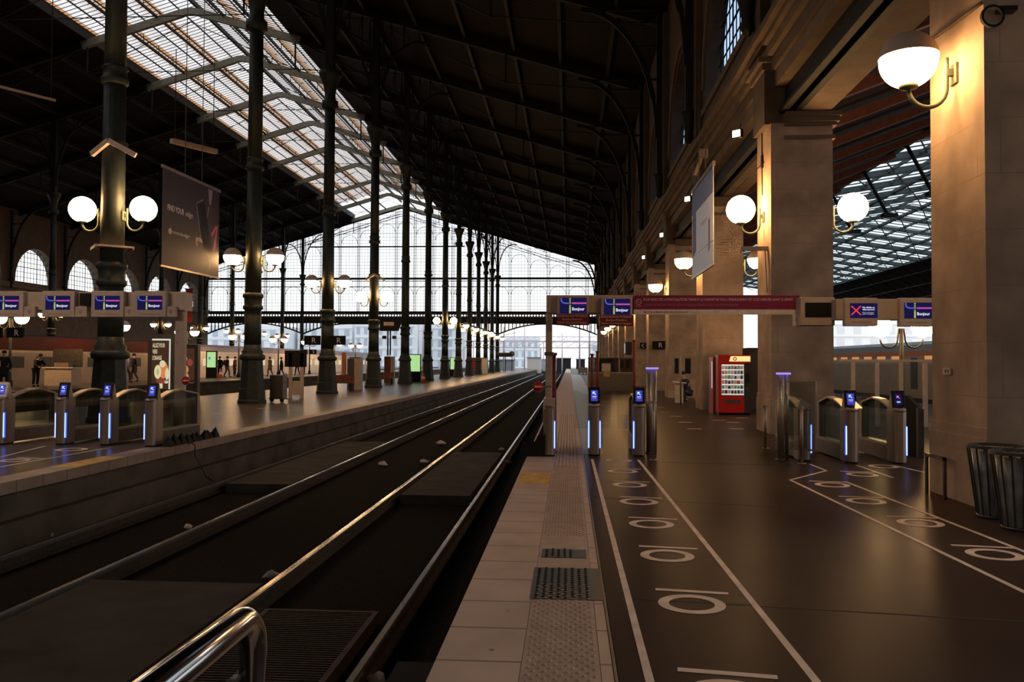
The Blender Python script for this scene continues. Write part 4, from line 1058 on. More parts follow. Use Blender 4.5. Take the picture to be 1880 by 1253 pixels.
a = at(340, 531, 62.); c = at(354, 592, 62.)
t = thing('red_banner', 'narrow dark red banner hanging beyond the right end of the left gate beam', 'banner', ((a.x+c.x)/2, 62., c.z))
MB('red_sign').b2((-.28, -.01, 0), (.28, .01, a.z-c.z)).build('cloth', t); MB('iron_dark').bar((-.35, 0, a.z-c.z), (.35, 0, a.z-c.z), .06).build('rod', t); MB('iron_dark').bar((0, 0, a.z-c.z), (0, 0, 14.), .025).build('wire', t)
t = thing('sensor_arm', 'beige arm with a hanging rod on the lit edge of the second pillar', 'bracket', (WX, 19.6, 4.22))
MB('beige_metal').b2((-.62, -.06, 0), (0, .06, .09)).build('arm', t); MB('steel_dark').bar((-.08, -.05, .02), (-.03, -.05, -.98), .025).build('rod', t)
# ------------------------------------------------------------------ bag bins by the big pillar
def bag_bin(x, y, label):
    t = thing('bag_bin', label, 'bin', (x, y, 0)); r0, r1, h = .17, .27, .74
    b = MB('bag_plastic'); N = 28
    prof = [(r0*.95, .03), (r0+.02, .2), (r0+.05, .45), (r1-.03, h-.02), (r1-.035, h-.08), (r0, .3)]
    b.lathe(prof, n=N, flute=.06, caps=False); b.build('bag', t)
    b = MB('steel_dark'); b.ring((0, 0, h), r1-.01, r1+.015, -.015, .015, 28); b.build('rim', t)
    MB('steel_dark').lathe([(r0+.02, 0), (r0+.02, .03)], n=20).build('base', t)
    for k in range(16):
        a = 2*PI*k/16; MB('steel_dark').bar(((r0+.01)*math.cos(a), (r0+.01)*math.sin(a), .02), (r1*math.cos(a), r1*math.sin(a), h), .014).build('rib', t)
p = at(1831, 900, 9.1); bag_bin(p.x, 9.12, 'ribbed wire bin with a clear bag at the big pillar, left of the pair')
p = at(1876, 900, 8.5); bag_bin(p.x, 8.5, 'ribbed wire bin at the big pillar, right and nearer one of the pair')
p = fl(1712, 905); t = thing('pillar_guard', 'dark bar frame at the foot of the big right pillar', 'guard', (WX-.16, 10.2, 0)); b = MB('steel_dark'); b.b2((0, 0, 0), (.03, .04, .5)); b.b2((0, .5, 0), (.03, .54, .5)); b.b2((0, 0, .46), (.03, .54, .5)); b.build('frame', t)

# ------------------------------------------------------------------ handrail in the foreground
t = thing('handrail', 'shiny tubular handrail with a glass infill in the lower left foreground', 'handrail', (-.632, 0, 0))
pts = [(0, .55, 1.10), (0, 1.45, 1.10)] + [(0, 1.45+.07*math.sin(PI/2*k/6), 1.03+.07*math.cos(PI/2*k/6)) for k in range(1, 7)] + [(0, 1.52, .6), (0, 1.52, 0)]
Mh = Vector((0, .13, -.005))
MB('chrome').tube([Vector(p)+Mh for p in pts], .028, 24).build('tube', t)
MB('gate_glass').b2((-.006, .6, .15), (.006, 1.6, 1.0)).build('glass_infill', t)
MB('chrome').lathe([(.05, 0), (.05, .01)], (0, 1.65, 0), 20).build('base_plate', t)

# inlays in the tactile strip
def inlay(px0, py0, px1, py1, label, holes):
    a = fl(px0, py0); c = fl(px1, py1); t = thing('tactile_plate', label, 'plate', ((a.x+c.x)/2, (a.y+c.y)/2, 0)); w = abs(c.x-a.x); l = abs(a.y-c.y)
    b = MB('tactile_metal'); b.b2((-w/2, -l/2, 0), (w/2, l/2, .004)); b.dm = 'black_matt'; ny = int(l/.06); nx = int(w*.8/.05)
    for i in range(nx):
        for j in range(ny): b.lathe([(.012, .004), (.010, .0085)], (-w/2+.04+.05*i, -l/2+.035+.06*j+(.03 if i % 2 else 0), 0), 6)
    b.build('studded_plate', t)
inlay(996, 1009, 1077, 1026, 'narrow dark metal tactile plate in the paving strip', 0)
inlay(982, 1043, 1110, 1104, 'large dark metal tactile plate in the paving strip, nearer the camera', 0)

# litter between the rails
def litter(px, py, s, m, label, z=-.88):
    p = fl(px, py, z+.03); b = MB(m); b.sphere((0, 0, 0), s, 9, 5, sq=(1, .7, .55)); 
    b.v = [v*(1+random.uniform(-.35, .35)) for v in b.v]; b.v = [Vector((v.x, v.y, max(v.z, -.02))) for v in b.v]
    tag(b.build('litter', None, (p.x, p.y, z+.02)), label, 'litter')
for px, py, s, m, lab in [(810, 814, .14, 'paper', 'white paper bag beyond the middle rails, the largest piece of litter'), (703, 852, .12, 'paper', 'flat white paper scrap between the two tracks, left of the others'),
    (778, 848, .11, 'paper', 'crumpled white paper right against the inner rail'), (930, 849, .13, 'paper_dim', 'clear plastic bottle scrap lying beside the rail nearest the platform'), (87, 981, .09, 'paper_dim', 'grey crumpled cup beside the left platform wall'),
    (38, 993, .07, 'paper_dim', 'small grey scrap at the far left beside the track'), (345, 967, .07, 'paper', 'small white scrap beside the second track rail on the left'), (500, 1056, .10, 'paper_dim', 'torn pale paper touching the inner near rail'),
    (790, 918, .05, 'paper', 'tiny white scrap in the middle of the near track'), (580, 806, .09, 'paper_dim', 'dim plastic scrap at the foot of the left platform wall'), (920, 825, .08, 'paper_dim', 'grey scrap near the platform edge below the gates'), (690, 1247, .09, 'paper', 'white paper at the bottom edge between rail and platform')]:
    litter(px, py, s, m, lab)
t = thing('loose_cable', 'thin black cable hanging down the left platform wall by the spikes', 'cable', (0, 0, 0)); pts = [fl(335, 800), fl(358, 818), fl(358, 838, -.15), at(370, 858, 14.8), at(378, 876, 14.5), at(392, 884, 14.6)]; MB('black_matt').tube(pts, .012, 6).build('wire', t)

# ------------------------------------------------------------------ vending machine and concourse things
p = fl(1322, 762); vx = at(1318.5, 666, 26.1).x; vy = 26.1
vm = thing('vending_machine', 'red vending machine with lit shelves in front of the third pillar', 'vending machine', (vx, vy, 0), math.radians(-3))
W, D, HH = .98, .75, 1.86
b = MB('red_paint'); b.b2((0, .05, .08), (W, D, HH)); b.b2((0, 0, .08), (.10, .05, HH-.02)); b.b2((.78, 0, .08), (W, .05, 1.62), 'train_dark'); b.b2((.10, 0, .08), (.78, .05, .62)); b.b2((.10, 0, 1.56), (W, .05, HH)); b.build('cabinet', vm)
MB('black_plastic').b2((.02, .05, 0), (W-.02, D-.05, .08)).build('kick_plate', vm)
MB('vend_light').b2((.10, .048, .62), (.78, .051, 1.56)).build('light_panel', vm)
MB('vend_fill').b2((.112, .002, 1.548), (.768, .012, 1.554)).build('added_tube', vm)  # glowing strip added under the top edge to brighten the packets
MB('clear_glass').b2((.10, -.002, .62), (.78, .002, 1.56)).build('front_glass', vm)
for k in range(6):
    sf = MB('white_paint').b2((.11, .004, .645+.15*k), (.77, .045, .662+.15*k)).build('shelf', vm)
    MB('shelf_light').b2((.11, .0, .648+.15*k), (.77, .004, .658+.15*k)).build('shelf_light', sf)
b = MB('vend_header'); b.prism([(.33, 1.66), (.96, 1.66), (.96, 1.82), (.38, 1.82)], -.03, .0, 'Y'); b.T = Matrix.Translation((.50, -.032, 1.74)) @ Matrix.Rotation(PI/2, 4, 'X'); b.ring((0, 0, 0), .03, .06, 0, .003, 20, 'orange_paint'); b.build('header_sign', vm)
MB('steel_dark').b2((.20, -.012, .36), (.68, 0, .48)).build('pickup_flap', vm); MB('black_plastic').b2((.83, -.01, 1.0), (.94, 0, 1.3)).build('keypad', vm); MB('steel_dark').b2((.84, -.012, .8), (.9, 0, .86)).build('coin_slot', vm)
shelfn = ['bottom', 'second lowest', 'third lowest', 'third highest', 'second highest', 'top']
M_ = Matrix.Translation((vx, vy, 0)) @ Matrix.Rotation(math.radians(-3), 4, 'Z')
for k in range(6):
    for j in range(7):
        pos = M_ @ Vector((.15+.093*j, .022, .662+.15*k)); hgt = random.uniform(.095, .125)
        b = MB('packet_%d' % random.choice([0, 1, 2, 3, 4, 5, 6, 7] if k > 1 else [2, 3, 5, 7, 7, 6])); w_ = random.uniform(.034, .043)
        b.prism([(-w_, 0), (w_, 0), (w_*.9, hgt*.85), (w_*.7, hgt), (-w_*.7, hgt), (-w_*.9, hgt*.85)], -.014, .014, 'Y')
        tag(b.build('snack_packet', None, pos), 'small snack packet on the %s shelf inside the red vending machine' % shelfn[k], 'snack', 'snacks on the %s shelf' % shelfn[k])
t = thing('vending_machine', 'second red machine seen edge-on, left of the red vending machine', 'vending machine', (at(1309, 666, 26.9).x, 26.9, 0)); MB('red_paint').b2((0, 0, 0), (.22, .8, 1.8)).build('cabinet', t); MB('vend_light').b2((-.004, .1, .8), (0, .3, 1.65)).build('light_panel', t)
t = thing('photo_booth', 'tall dark booth with glass door right of the red vending machine', 'booth', (at(1374, 666, 27.).x, 27., 0)); MB('black_matt').b2((0, 0, 0), (.9, .9, 2.1)).build('cabinet', t); MB('train_dark').b2((.06, -.01, .15), (.42, 0, 1.95)).build('door_glass', t); MB('steel').b2((.43, -.02, 1.0), (.45, 0, 1.4)).build('handle', t)
p = at(1240, 670, 32.); t = thing('info_screen', 'pair of black information screens on a thin pole left of the third pillar', 'screen', (p.x, 32, 0)); MB('steel').lathe([(.03, 0), (.03, 2.0)], (.2, 0, 0), 10).build('pole', t)
for x in (-.1, .35): MB('black_plastic').b2((x, -.05, 1.2), (x+.22, .05, 1.78)).build('panel', t)
MB('paper_dim').b2((-.14, -.06, 1.2), (-.04, -.03, 1.78)).build('edge_strip', t)  # plain pale strip along the left panel's edge
p = fl(1247, 740); t = thing('leaning_desk', 'grey upright leaning desk with a white top beside the crouching person', 'desk', (p.x, p.y, 0)); MB('beige_metal').b2((-.15, -.1, 0), (.15, .2, .78)).build('pedestal', t); MB('white_paint').box((0, 0, .82), (.5, .4, .04), ry=.08).build('top', t)
# dark counter far along the platform
p = fl(1084, 715); t = thing('service_counter', 'dark glazed counter on the platform beside the right pillars', 'counter', (p.x-.2, 48., 0)); MB('steel_dark').b2((0, 0, 0), (2.7, 1.4, 1.0)).build('body', t); MB('shop_glass').b2((.05, .05, 1.05), (2.65, .1, 1.85)).build('glass_front', t); MB('steel').b2((0, -.05, 1.0), (2.7, 1.4, 1.05)).build('worktop', t); MB('steel_dark').b2((0, 0, 1.85), (2.7, 1.4, 1.9)).build('top_rail', t)
for x in (0, 1.75, 2.65): MB('steel').b2((x, 0, 1.05), (x+.05, .1, 1.85)).build('post', t)
p = fl(1070, 687); t = thing('crate', 'beige crate on a pallet far along the right platform', 'crate', (p.x, p.y, 0)); MB('beige_metal').b2((-.65, -.4, .15), (.65, .8, .9)).build('box', t)
for x in (-.55, 0, .45): MB('wood_red').b2((x, -.4, 0), (x+.12, .8, .15)).build('pallet_block', t)
p = at(1110, 679, 47.8); t = thing('yellow_notice', 'white and yellow notice board at the dark counter', 'notice', (p.x, 47.97, p.z-.4)); MB('paper').b2((-.15, 0, .3), (.35, .03, .75)).build('upper_sheet', t); MB('yellow_paint').b2((-.05, -.01, 0), (.3, .02, .35)).build('lower_sheet', t)
p = at(1098, 665, 60.); t = thing('orange_cabinet', 'slim orange cabinet behind the two red poles on the platform', 'cabinet', (p.x-.2, 60, 0)); MB('yellow_paint').b2((0, 0, 0), (.45, .4, 2.0)).build('body', t); MB('black_matt').b2((.05, -.01, 1.3), (.4, 0, 1.8)).build('panel', t)
p = at(1150, 640, 38.); t = thing('wall_lamp', 'narrow lit wall lamp near the right pillars, above the dark counter', 'lamp', p); MB('black_plastic').b2((-.05, 0, -.3), (.25, .2, .3)).build('housing', t); MB('vend_light').b2((-.09, 0, -.22), (-.05, .1, .22)).build('tube', t)

# lettered platform signs
def letter_sign(x, y, z, s, w, h, label, arrow_=False):
    t = thing('platform_sign', label, 'sign', (x, y, z)); bd = MB('black_matt').b2((-w/2, 0, -h/2), (w/2, .12, h/2)).build('board', t)
    MB('letter_white').text(s, (.12*w, -.004, -h*.30), h*.85, 'letter_white', center=True).build('letter', bd)
    return t
for x in (-.62, .62): letter_sign(COLX+x, coly(2)-.5, 2.62, 'R', .8, .45, 'black sign with letter R on the %s of the third iron column' % ('left' if x < 0 else 'right'))
p = at(1208, 634, pily(4)-.1); letter_sign(p.x+.05, pily(4)-.25, p.z, 'R', .75, .46, 'black sign with letter R on a stone pillar on the right')
p = at(1180, 635, pily(5)-.1); t = thing('arrow_sign', 'small dim arrow sign left of the letter R on the right pillars', 'sign', (p.x, pily(5)-.3, p.z)); MB('black_matt').b2((-.2, 0, -.2), (.3, .1, .2)).build('board', t); MB('sign_text').bar((.05, -.01, .12), (-.1, -.01, 0), .05, .01, up=(0, 1, 0)).bar((-.1, -.01, 0), (.05, -.01, -.12), .05, .01, up=(0, 1, 0)).build('arrow', t)
LX = -28.2
for k, x in enumerate((-.55, .5)): letter_sign(LX+x, 39.9, 2.95, 'R', .85, .5, 'black sign with letter R on the distant lamp post at far left, %s one' % ('left' if x < 0 else 'right'))
for k, x in enumerate((-.5, .5)): letter_sign(LX+x, 88.5, 2.6, 'S', .8, .5, 'black sign with letter S on a distant lamp post, %s one' % ('left' if x < 0 else 'right'))

# ------------------------------------------------------------------ lamp posts and trains on the platform beyond
def lamppost_proto():
    t = thing('lamp_post', 'x', 'lamp post', (0, 0, -70)); MB('iron_dark').lathe([(.14, 0), (.14, .3), (.08, .4), (.06, 3.6)], n=12).build('pole', t)
    for sg in (-1, 1):
        b = MB('iron_dark'); pts = [(sg*.06, 0, 3.5), (sg*.1, 0, 3.3)] + [(sg*(.34-.24*math.cos(PI*k/8)), 0, 3.2-.24*math.sin(PI*k/8)) for k in range(9)]; b.tube(pts, .025, 8); b.build('curved_arm', t)
        b = MB('lamp_far'); b.sphere((sg*.58, 0, 3.52), .33, 20, 8, -.93, .12); b.sphere((sg*.58, 0, 3.52), .338, 20, 6, .1, .999, 'cap_paint'); b.build('globe', t)
    return t
lp = lamppost_proto()
for k, y in enumerate([40.3+9.74*j for j in range(8)]):
    lab = 'two-globed lamp post on the platform beyond, %s from the left' % ORD[k]
    if k == 0: lp.location = (LX, y, Z2); lp['label'] = lab; lp['group'] = 'lamp posts on the far platform'
    else: dup(lp, (LX, y, Z2), 0, lab, 'lamp posts on the far platform')
def train(x, y0, y1, zt, label, body, roof, band, side, winm, wz=(1.15, 1.78)):
    t = thing('train', label, 'train', (x, y0, 0)); L = y1-y0; sx = side; w = 2.85
    pr = [(0, -.3), (0, 1.7), (sx*-.08, zt-.7)]
    b = MB(body); b.prism([(0, -.5), (0, 2.0), (-sx*.06, zt-.65), (-sx*(w-.06), zt-.65), (-sx*w, 2.0), (-sx*w, -.5)], 0, L, 'Y'); b.build('body', t)
    b = MB(roof); b.prism([(-sx*.06, zt-.65), (-sx*.3, zt-.22), (-sx*.8, zt), (-sx*(w-.8), zt), (-sx*(w-.3), zt-.22), (-sx*(w-.06), zt-.65)], 0, L, 'Y'); b.build('roof', t)
    b = MB(band); b.b2((0, 0, zt-.9), (sx*.03, L, zt-.62)); b.build('roof_band', t)
    n = int(L/2.6)
    for k in range(n):
        yw = 1.2+2.6*k
        if k % 7 == 3: MB('train_dark').b2((0, yw, .05), (sx*.02, yw+1.0, 2.0)).build('door', t)
        else: MB(winm).b2((0, yw, wz[0]), (sx*.02, yw+1.5, wz[1])).build('window', t)
    MB('train_dark').b2((sx*-.1, 0, -.9), (-sx*(w-.1), L, -.5)).build('underframe', t)
    return t
train(-31., 22, 66, 3.05, 'dark red and cream train at the far left beyond the gates', 'train_beige', 'train_dark', 'train_maroon', 1, 'train_dark')
t_ = [o for o in COL.objects if o.name.startswith('roof_band')][-1]
MB('train_maroon').b2((0.01, 0, 2.36), (.05, 44, 2.95)).build('upper_panel', [o for o in COL.objects if o.get('category') == 'train'][-1])
train(-31., 67.5, 130, 3.0, 'pale grey train with lit windows beyond the iron columns', 'train_white', 'train_lilac', 'train_white', 1, 'train_window_light')
train(21.5, 26, 110, 3.05, 'grey train with an orange stripe in the side hall on the right', 'train_tan', 'train_grey', 'orange_paint', -1, 'window_strip', (1.9, 2.12))

# platform furniture on the left platform
def led_totem(px, pyb, h, label, w=.85, sw=.70, z=0., rz=0.):
    p = fl(px, pyb, z); t = thing('screen_totem', label, 'screen', (p.x, p.y, z), rz)
    MB('black_plastic').b2((-w/2, 0, 0), (w/2, .18, h)).build('casing', t); MB('screen_lime').b2((-sw/2, -.006, .38*h), (sw/2, 0, .97*h)).build('screen_panel', t)
    MB('screen_white').lathe([(.08, -.008), (.08, -.01)], n=16).build('symbol', t) if False else None
p = fl(760, 702); led_totem(761, 702, 2.2, 'black totem with a green screen between the fourth and fifth platform columns', 1.0, .85)
led_totem(832, 692, 2.1, 'distant narrow totem with a green screen beside the seventh column', .8, .6)
t = thing('screen_totem', 'black totem with a green screen in front of the grey train', 'screen', (at(388, 666, 66.).x, 66., Z2)); MB('black_plastic').b2((-.45, 0, 0), (.45, .2, 2.2)).build('casing', t); MB('screen_lime').b2((-.36, -.006, .85), (.36, 0, 2.1)).build('screen_panel', t); MB('screen_blue').box((-.15, -.008, 1.6), (.14, .004, .2)).build('symbol', t)
def poster(x, y, w, h, z0, rz, label, kind):
    t = thing('poster_case', label, 'poster', (x, y, 0), rz)
    b = MB('steel_dark'); b.b2((-w/2-.14, 0, 0), (w/2+.14, .25, z0+h+.16)); pc = b.build('case', t)
    b = MB('poster_dark'); b.b2((-w/2, -.01, z0), (w/2, 0, z0+h)); y = -.013; P = lambda a, e: Vector(((a-.5)*w, y, z0+(1-e)*h))
    if kind == 0:
        b.b2((w/2-.05, -.014, z0), (w/2, -.01, z0+h), 'poster_white'); b.b2((-w/2, -.014, z0+h-.06), (w/2, -.01, z0+h), 'poster_white')
        for j, (s_, ww) in enumerate([('ALLEZ POUR', .66), ('VERS', .26), ("L'ORANGE", .5)]): b.text(s_, P(.03, .17+.125*j), .115*h*1.0, 'poster_cream', width=ww*w, bold=True)
        E = lambda cx, cy, rx, ry, m: b.add([P(cx+rx*math.cos(2*PI*k/18), cy+ry*math.sin(2*PI*k/18))+Vector((0, -.002, 0)) for k in range(18)], [tuple(range(18))], m)
        E(.62, .62, .27, .17, 'poster_orange'); y -= .002; E(.58, .50, .16, .07, 'poster_cream'); y -= .002; E(.33, .66, .19, .14, 'poster_cream'); y -= .002; E(.33, .66, .07, .06, 'screen_green'); E(.83, .70, .10, .12, 'poster_cream'); E(.55, .84, .3, .05, 'poster_red'); E(.8, .86, .1, .03, 'poster_white')
        b.add([P(.1, .90), P(.6, .88), P(.6, .99), P(.1, .99)], [(0, 1, 2, 3)], 'poster_cream')
    else:
        for cx, cy, r, m in [(.3, .3, .2, 'poster_orange'), (.35, .6, .25, 'poster_orange'), (.7, .4, .2, 'poster_red'), (.4, .8, .22, 'poster_orange'), (.3, .58, .1, 'poster_cream')]:
            y -= .002; b.add([P(cx+r*math.cos(2*PI*k/16), cy+r*.5*math.sin(2*PI*k/16)) for k in range(16)], [tuple(range(16))], m)
    b.build('poster_sheet', pc)
poster(at(296, 666, 27.6).x, 27.6, .62, 1.72, .62, math.radians(8), 'lit food poster in a grey case behind the left gates', 0)
poster(at(344, 666, 34.2).x, 34.2, .62, 1.5, .62, math.radians(0), 'orange poster in a case right of the lit food poster', 1)
p = fl(507, 739); t = thing('luggage_cart', 'grey wheeled cabinet with a curved handle beside the second column', 'cart', (p.x, p.y, 0)); MB('steel_dark').b2((-.26, 0, .15), (.26, .5, 1.05)).build('cabinet', t); MB('steel').tube([(.20, .2, 1.05), (.28, .2, 1.12), (.36, .2, 1.05), (.37, .2, .9)], .02, 8).build('handle', t)
for x in (-.2, .2): MB('black_plastic').lathe([(.07, -.03), (.07, .03)], (x, .1, .08), 14).build('wheel', t) if False else MB('black_plastic').prism([(x+.08*math.cos(2*PI*k/12), .08+.08*math.sin(2*PI*k/12)) for k in range(12)], .05, .1, 'Y').build('wheel', t)
MB('steel_dark').b2((-.3, .0, .12), (.42, .5, .16)).build('base_tray', t)
p = fl(533, 732); t = thing('notice_board', 'dark notice board on two grey posts right of the wheeled cabinet', 'board', (p.x, p.y, 0)); MB('black_matt').b2((-.25, -.05, 1.35), (.68, .05, 2.05)).build('board', t); MB('beige_metal').b2((.1, -.02, .15), (.5, .02, .75)).build('lower_panel', t)
for x in (0, .5): MB('beige_metal').b2((x-.07, -.05, 0), (x+.07, .05, 1.95)).build('post', t)
p = fl(650, 716); t = thing('ticket_kiosk', 'brown upright kiosk between the third and fourth platform columns', 'kiosk', (p.x, p.y, 0)); MB('steel_dark').b2((-.4, 0, 0), (.0, .6, 1.75)).build('side_panel', t); MB('beige_metal').b2((0, 0, 0), (.35, .6, 1.75)).build('front_panel', t); MB('steel').b2((-.3, .05, 1.75), (.35, .55, 1.85)).build('top', t); MB('orange_paint').b2((-.75, .1, .8), (-.55, .3, 2.1)).build('orange_flag', t)
p = fl(712, 702); t = thing('ticket_kiosk', 'reddish brown upright kiosk between the fourth and fifth platform columns', 'kiosk', (p.x, p.y, 0)); MB('wood_red').b2((-.3, 0, 0), (.2, .5, 2.0)).build('side_panel', t); MB('beige_metal').b2((.2, 0, 0), (.45, .5, 2.0)).build('front_panel', t)
for k, (px, py, lab) in enumerate([(626, 719, 'dark bench on the platform right of the third column'), (705, 706, 'red-brown bench on the platform right of the fourth column')]):
    p = fl(px, py); t = thing('bench', lab, 'bench', (p.x, p.y, 0)); MB('wood_red').b2((-.6, 0, .42), (.6, .45, .47)).build('seat', t); MB('wood_red').b2((-.6, .42, .5), (.6, .47, .85)).build('backrest', t)
    for x in (-.5, .5): MB('black_matt').b2((x-.04, .02, 0), (x+.04, .44, .42)).build('leg', t)
p = at(717, 600, 57.); t = thing('hanging_case', 'dark sloping case hanging over the platform near the fourth column', 'case', (p.x, 57, p.z)); MB('black_matt').prism([(-.7, -.3), (.5, -.3), (.75, .35), (-.7, .35)], -.3, .3, 'Y').build('case', t); MB('beige_metal').b2((-.4, -.35, .05), (.3, -.3, .3)).build('front_plate', t)
for x in (-.18, .0): MB('black_matt').bar((x, 0, -.3), (x, 0, -2.0), .08).build('pole', t)
for x in (-.4, .3): MB('black_plastic').box((x, -.1, -.75), (.26, .25, .22)).build('camera_box', t)
p = fl(876, 687); t = thing('red_kiosk', 'small red kiosk far down the left platform', 'kiosk', (p.x, p.y, 0)); MB('red_paint').b2((-1.0, 0, 0), (.6, 1.5, 2.1)).build('cabin', t); MB('white_paint').b2((.6, 0, 0), (1.3, 1.5, 2.15)).build('end_panel', t); MB('steel_dark').b2((-1.05, -.05, 2.1), (1.35, 1.55, 2.2)).build('roof', t)
def cone(x, y, z, label):
    t = thing('traffic_cone', label, 'cone', (x, y, z)); MB('cone_orange').lathe([(.19, .03), (.03, .72)], n=14).build('body', t); MB('white_paint').lathe([(.135, .30), (.09, .48)], n=14, caps=False).build('band', t); MB('cone_orange').b2((-.22, -.22, 0), (.22, .22, .03)).build('base', t)
p = fl(775, 703); cone(p.x+.15, p.y-.3, 0, 'orange cone beside the green-screened totem on the left platform'); cone(at(405, 666, 65.5).x, 65.5, Z2, 'orange and white cone in front of the grey train')
t = thing('market_stall', 'low grey stall with a white tray at the far left platform', 'stall', (at(82, 666, 43.).x, 43., Z2)); MB('beige_metal').b2((0, 0, 0), (1.5, .9, .95)).build('counter', t); MB('white_paint').b2((-.1, -.1, .95), (1.6, .9, 1.0)).build('worktop', t); MB('train_beige').b2((.4, .2, 1.0), (1.2, .6, 1.25)).build('tray', t); MB('steel_dark').b2((-.1, .85, .95), (1.6, .9, 2.0)).build('screen', t)

# fence and bin in the side hall
t = thing('glass_fence', 'glass fence with pale posts in the side hall behind the right gates', 'fence', (0, 22, 0))
for k in range(7):
    x = at(1567, 666, 22.).x-.62+.60*k; MB('beige_metal').b2((x-.05, -.04, 0), (x+.05, .04, 1.68)).build('post', t)
    if k < 6: MB('flap_glass').b2((x+.06, -.01, .1), (x+.54, .01, 1.6)).build('pane', t)
MB('beige_metal').b2((at(1540, 666, 22.).x, -.05, 1.66), (at(1712, 666, 22.).x, .05, 1.72)).build('top_rail', t)
p = fl(1621, 768); t = thing('litter_bin', 'grey rounded bin behind the right gates', 'bin', (p.x, 17.5, 0)); MB('steel_dark').lathe([(.2, 0), (.2, .5), (.32, .95), (.33, 1.05)], n=18).build('body', t); MB('steel').ring((0, 0, 1.05), .28, .34, -.02, .03, 24).build('rim', t)
p = at(1655, 640, 24.); t = thing('lamp_post', 'lamp post standing in the side hall behind the glass fence', 'lamp post', (p.x, 24., 0)); MB('iron_dark').lathe([(.08, 0), (.05, 2.6)], n=12).build('pole', t)
for sg in (-1, 1):
    b = MB('iron_dark'); b.tube([(sg*.06, 0, 2.6), (sg*.1, 0, 2.35)] + [(sg*(.34-.24*math.cos(PI*k/8)), 0, 2.3-.24*math.sin(PI*k/8)) for k in range(9)], .025, 8); b.build('curved_arm', t)
    MB('lamp_far').sphere((sg*.58, 0, 2.65), .3, 20, 10).build('globe', t)
t = thing('red_notice', 'small dark red sign plate between the right gate readers', 'sign', (at(1594, 730, 16.).x, 16., at(1594, 730, 16.).z)); MB('red_sign').b2((-.13, 0, -.04), (.13, .02, .04)).build('board', t); MB('sign_text_dim').b2((-.1, -.003, -.01), (.1, 0, .012)).build('lettering', t); MB('steel').b2((-.02, .02, -at(1594, 730, 16.).z), (.02, .05, .04)).build('post', t)

# ------------------------------------------------------------------ people
def skin_mesh(verts, edges, rad, m, name, parent, sub=2):
    me = bpy.data.meshes.new('sk'); me.from_pydata(verts, edges, []); ob = bpy.data.objects.new('sk', me); COL.objects.link(ob)
    sk = ob.modifiers.new('s', 'SKIN'); sk.use_smooth_shade = True
    for i, r in enumerate(rad):
        d = me.skin_vertices[0].data[i]; d.radius = (r if isinstance(r, tuple) else (r, r)); d.use_root = (i == 0)
    ss = ob.modifiers.new('u', 'SUBSURF'); ss.levels = sub; ss.render_levels = sub
    dg = bpy.context.evaluated_depsgraph_get(); out = bpy.data.meshes.new_from_object(ob.evaluated_get(dg)); out.name = name
    bpy.data.objects.remove(ob); bpy.data.meshes.remove(me)
    out.materials.clear(); out.materials.append(MATS[m])
    for p in out.polygons: p.use_smooth = True
    o = bpy.data.objects.new(name, out); COL.objects.link(o); o.parent = parent; return o
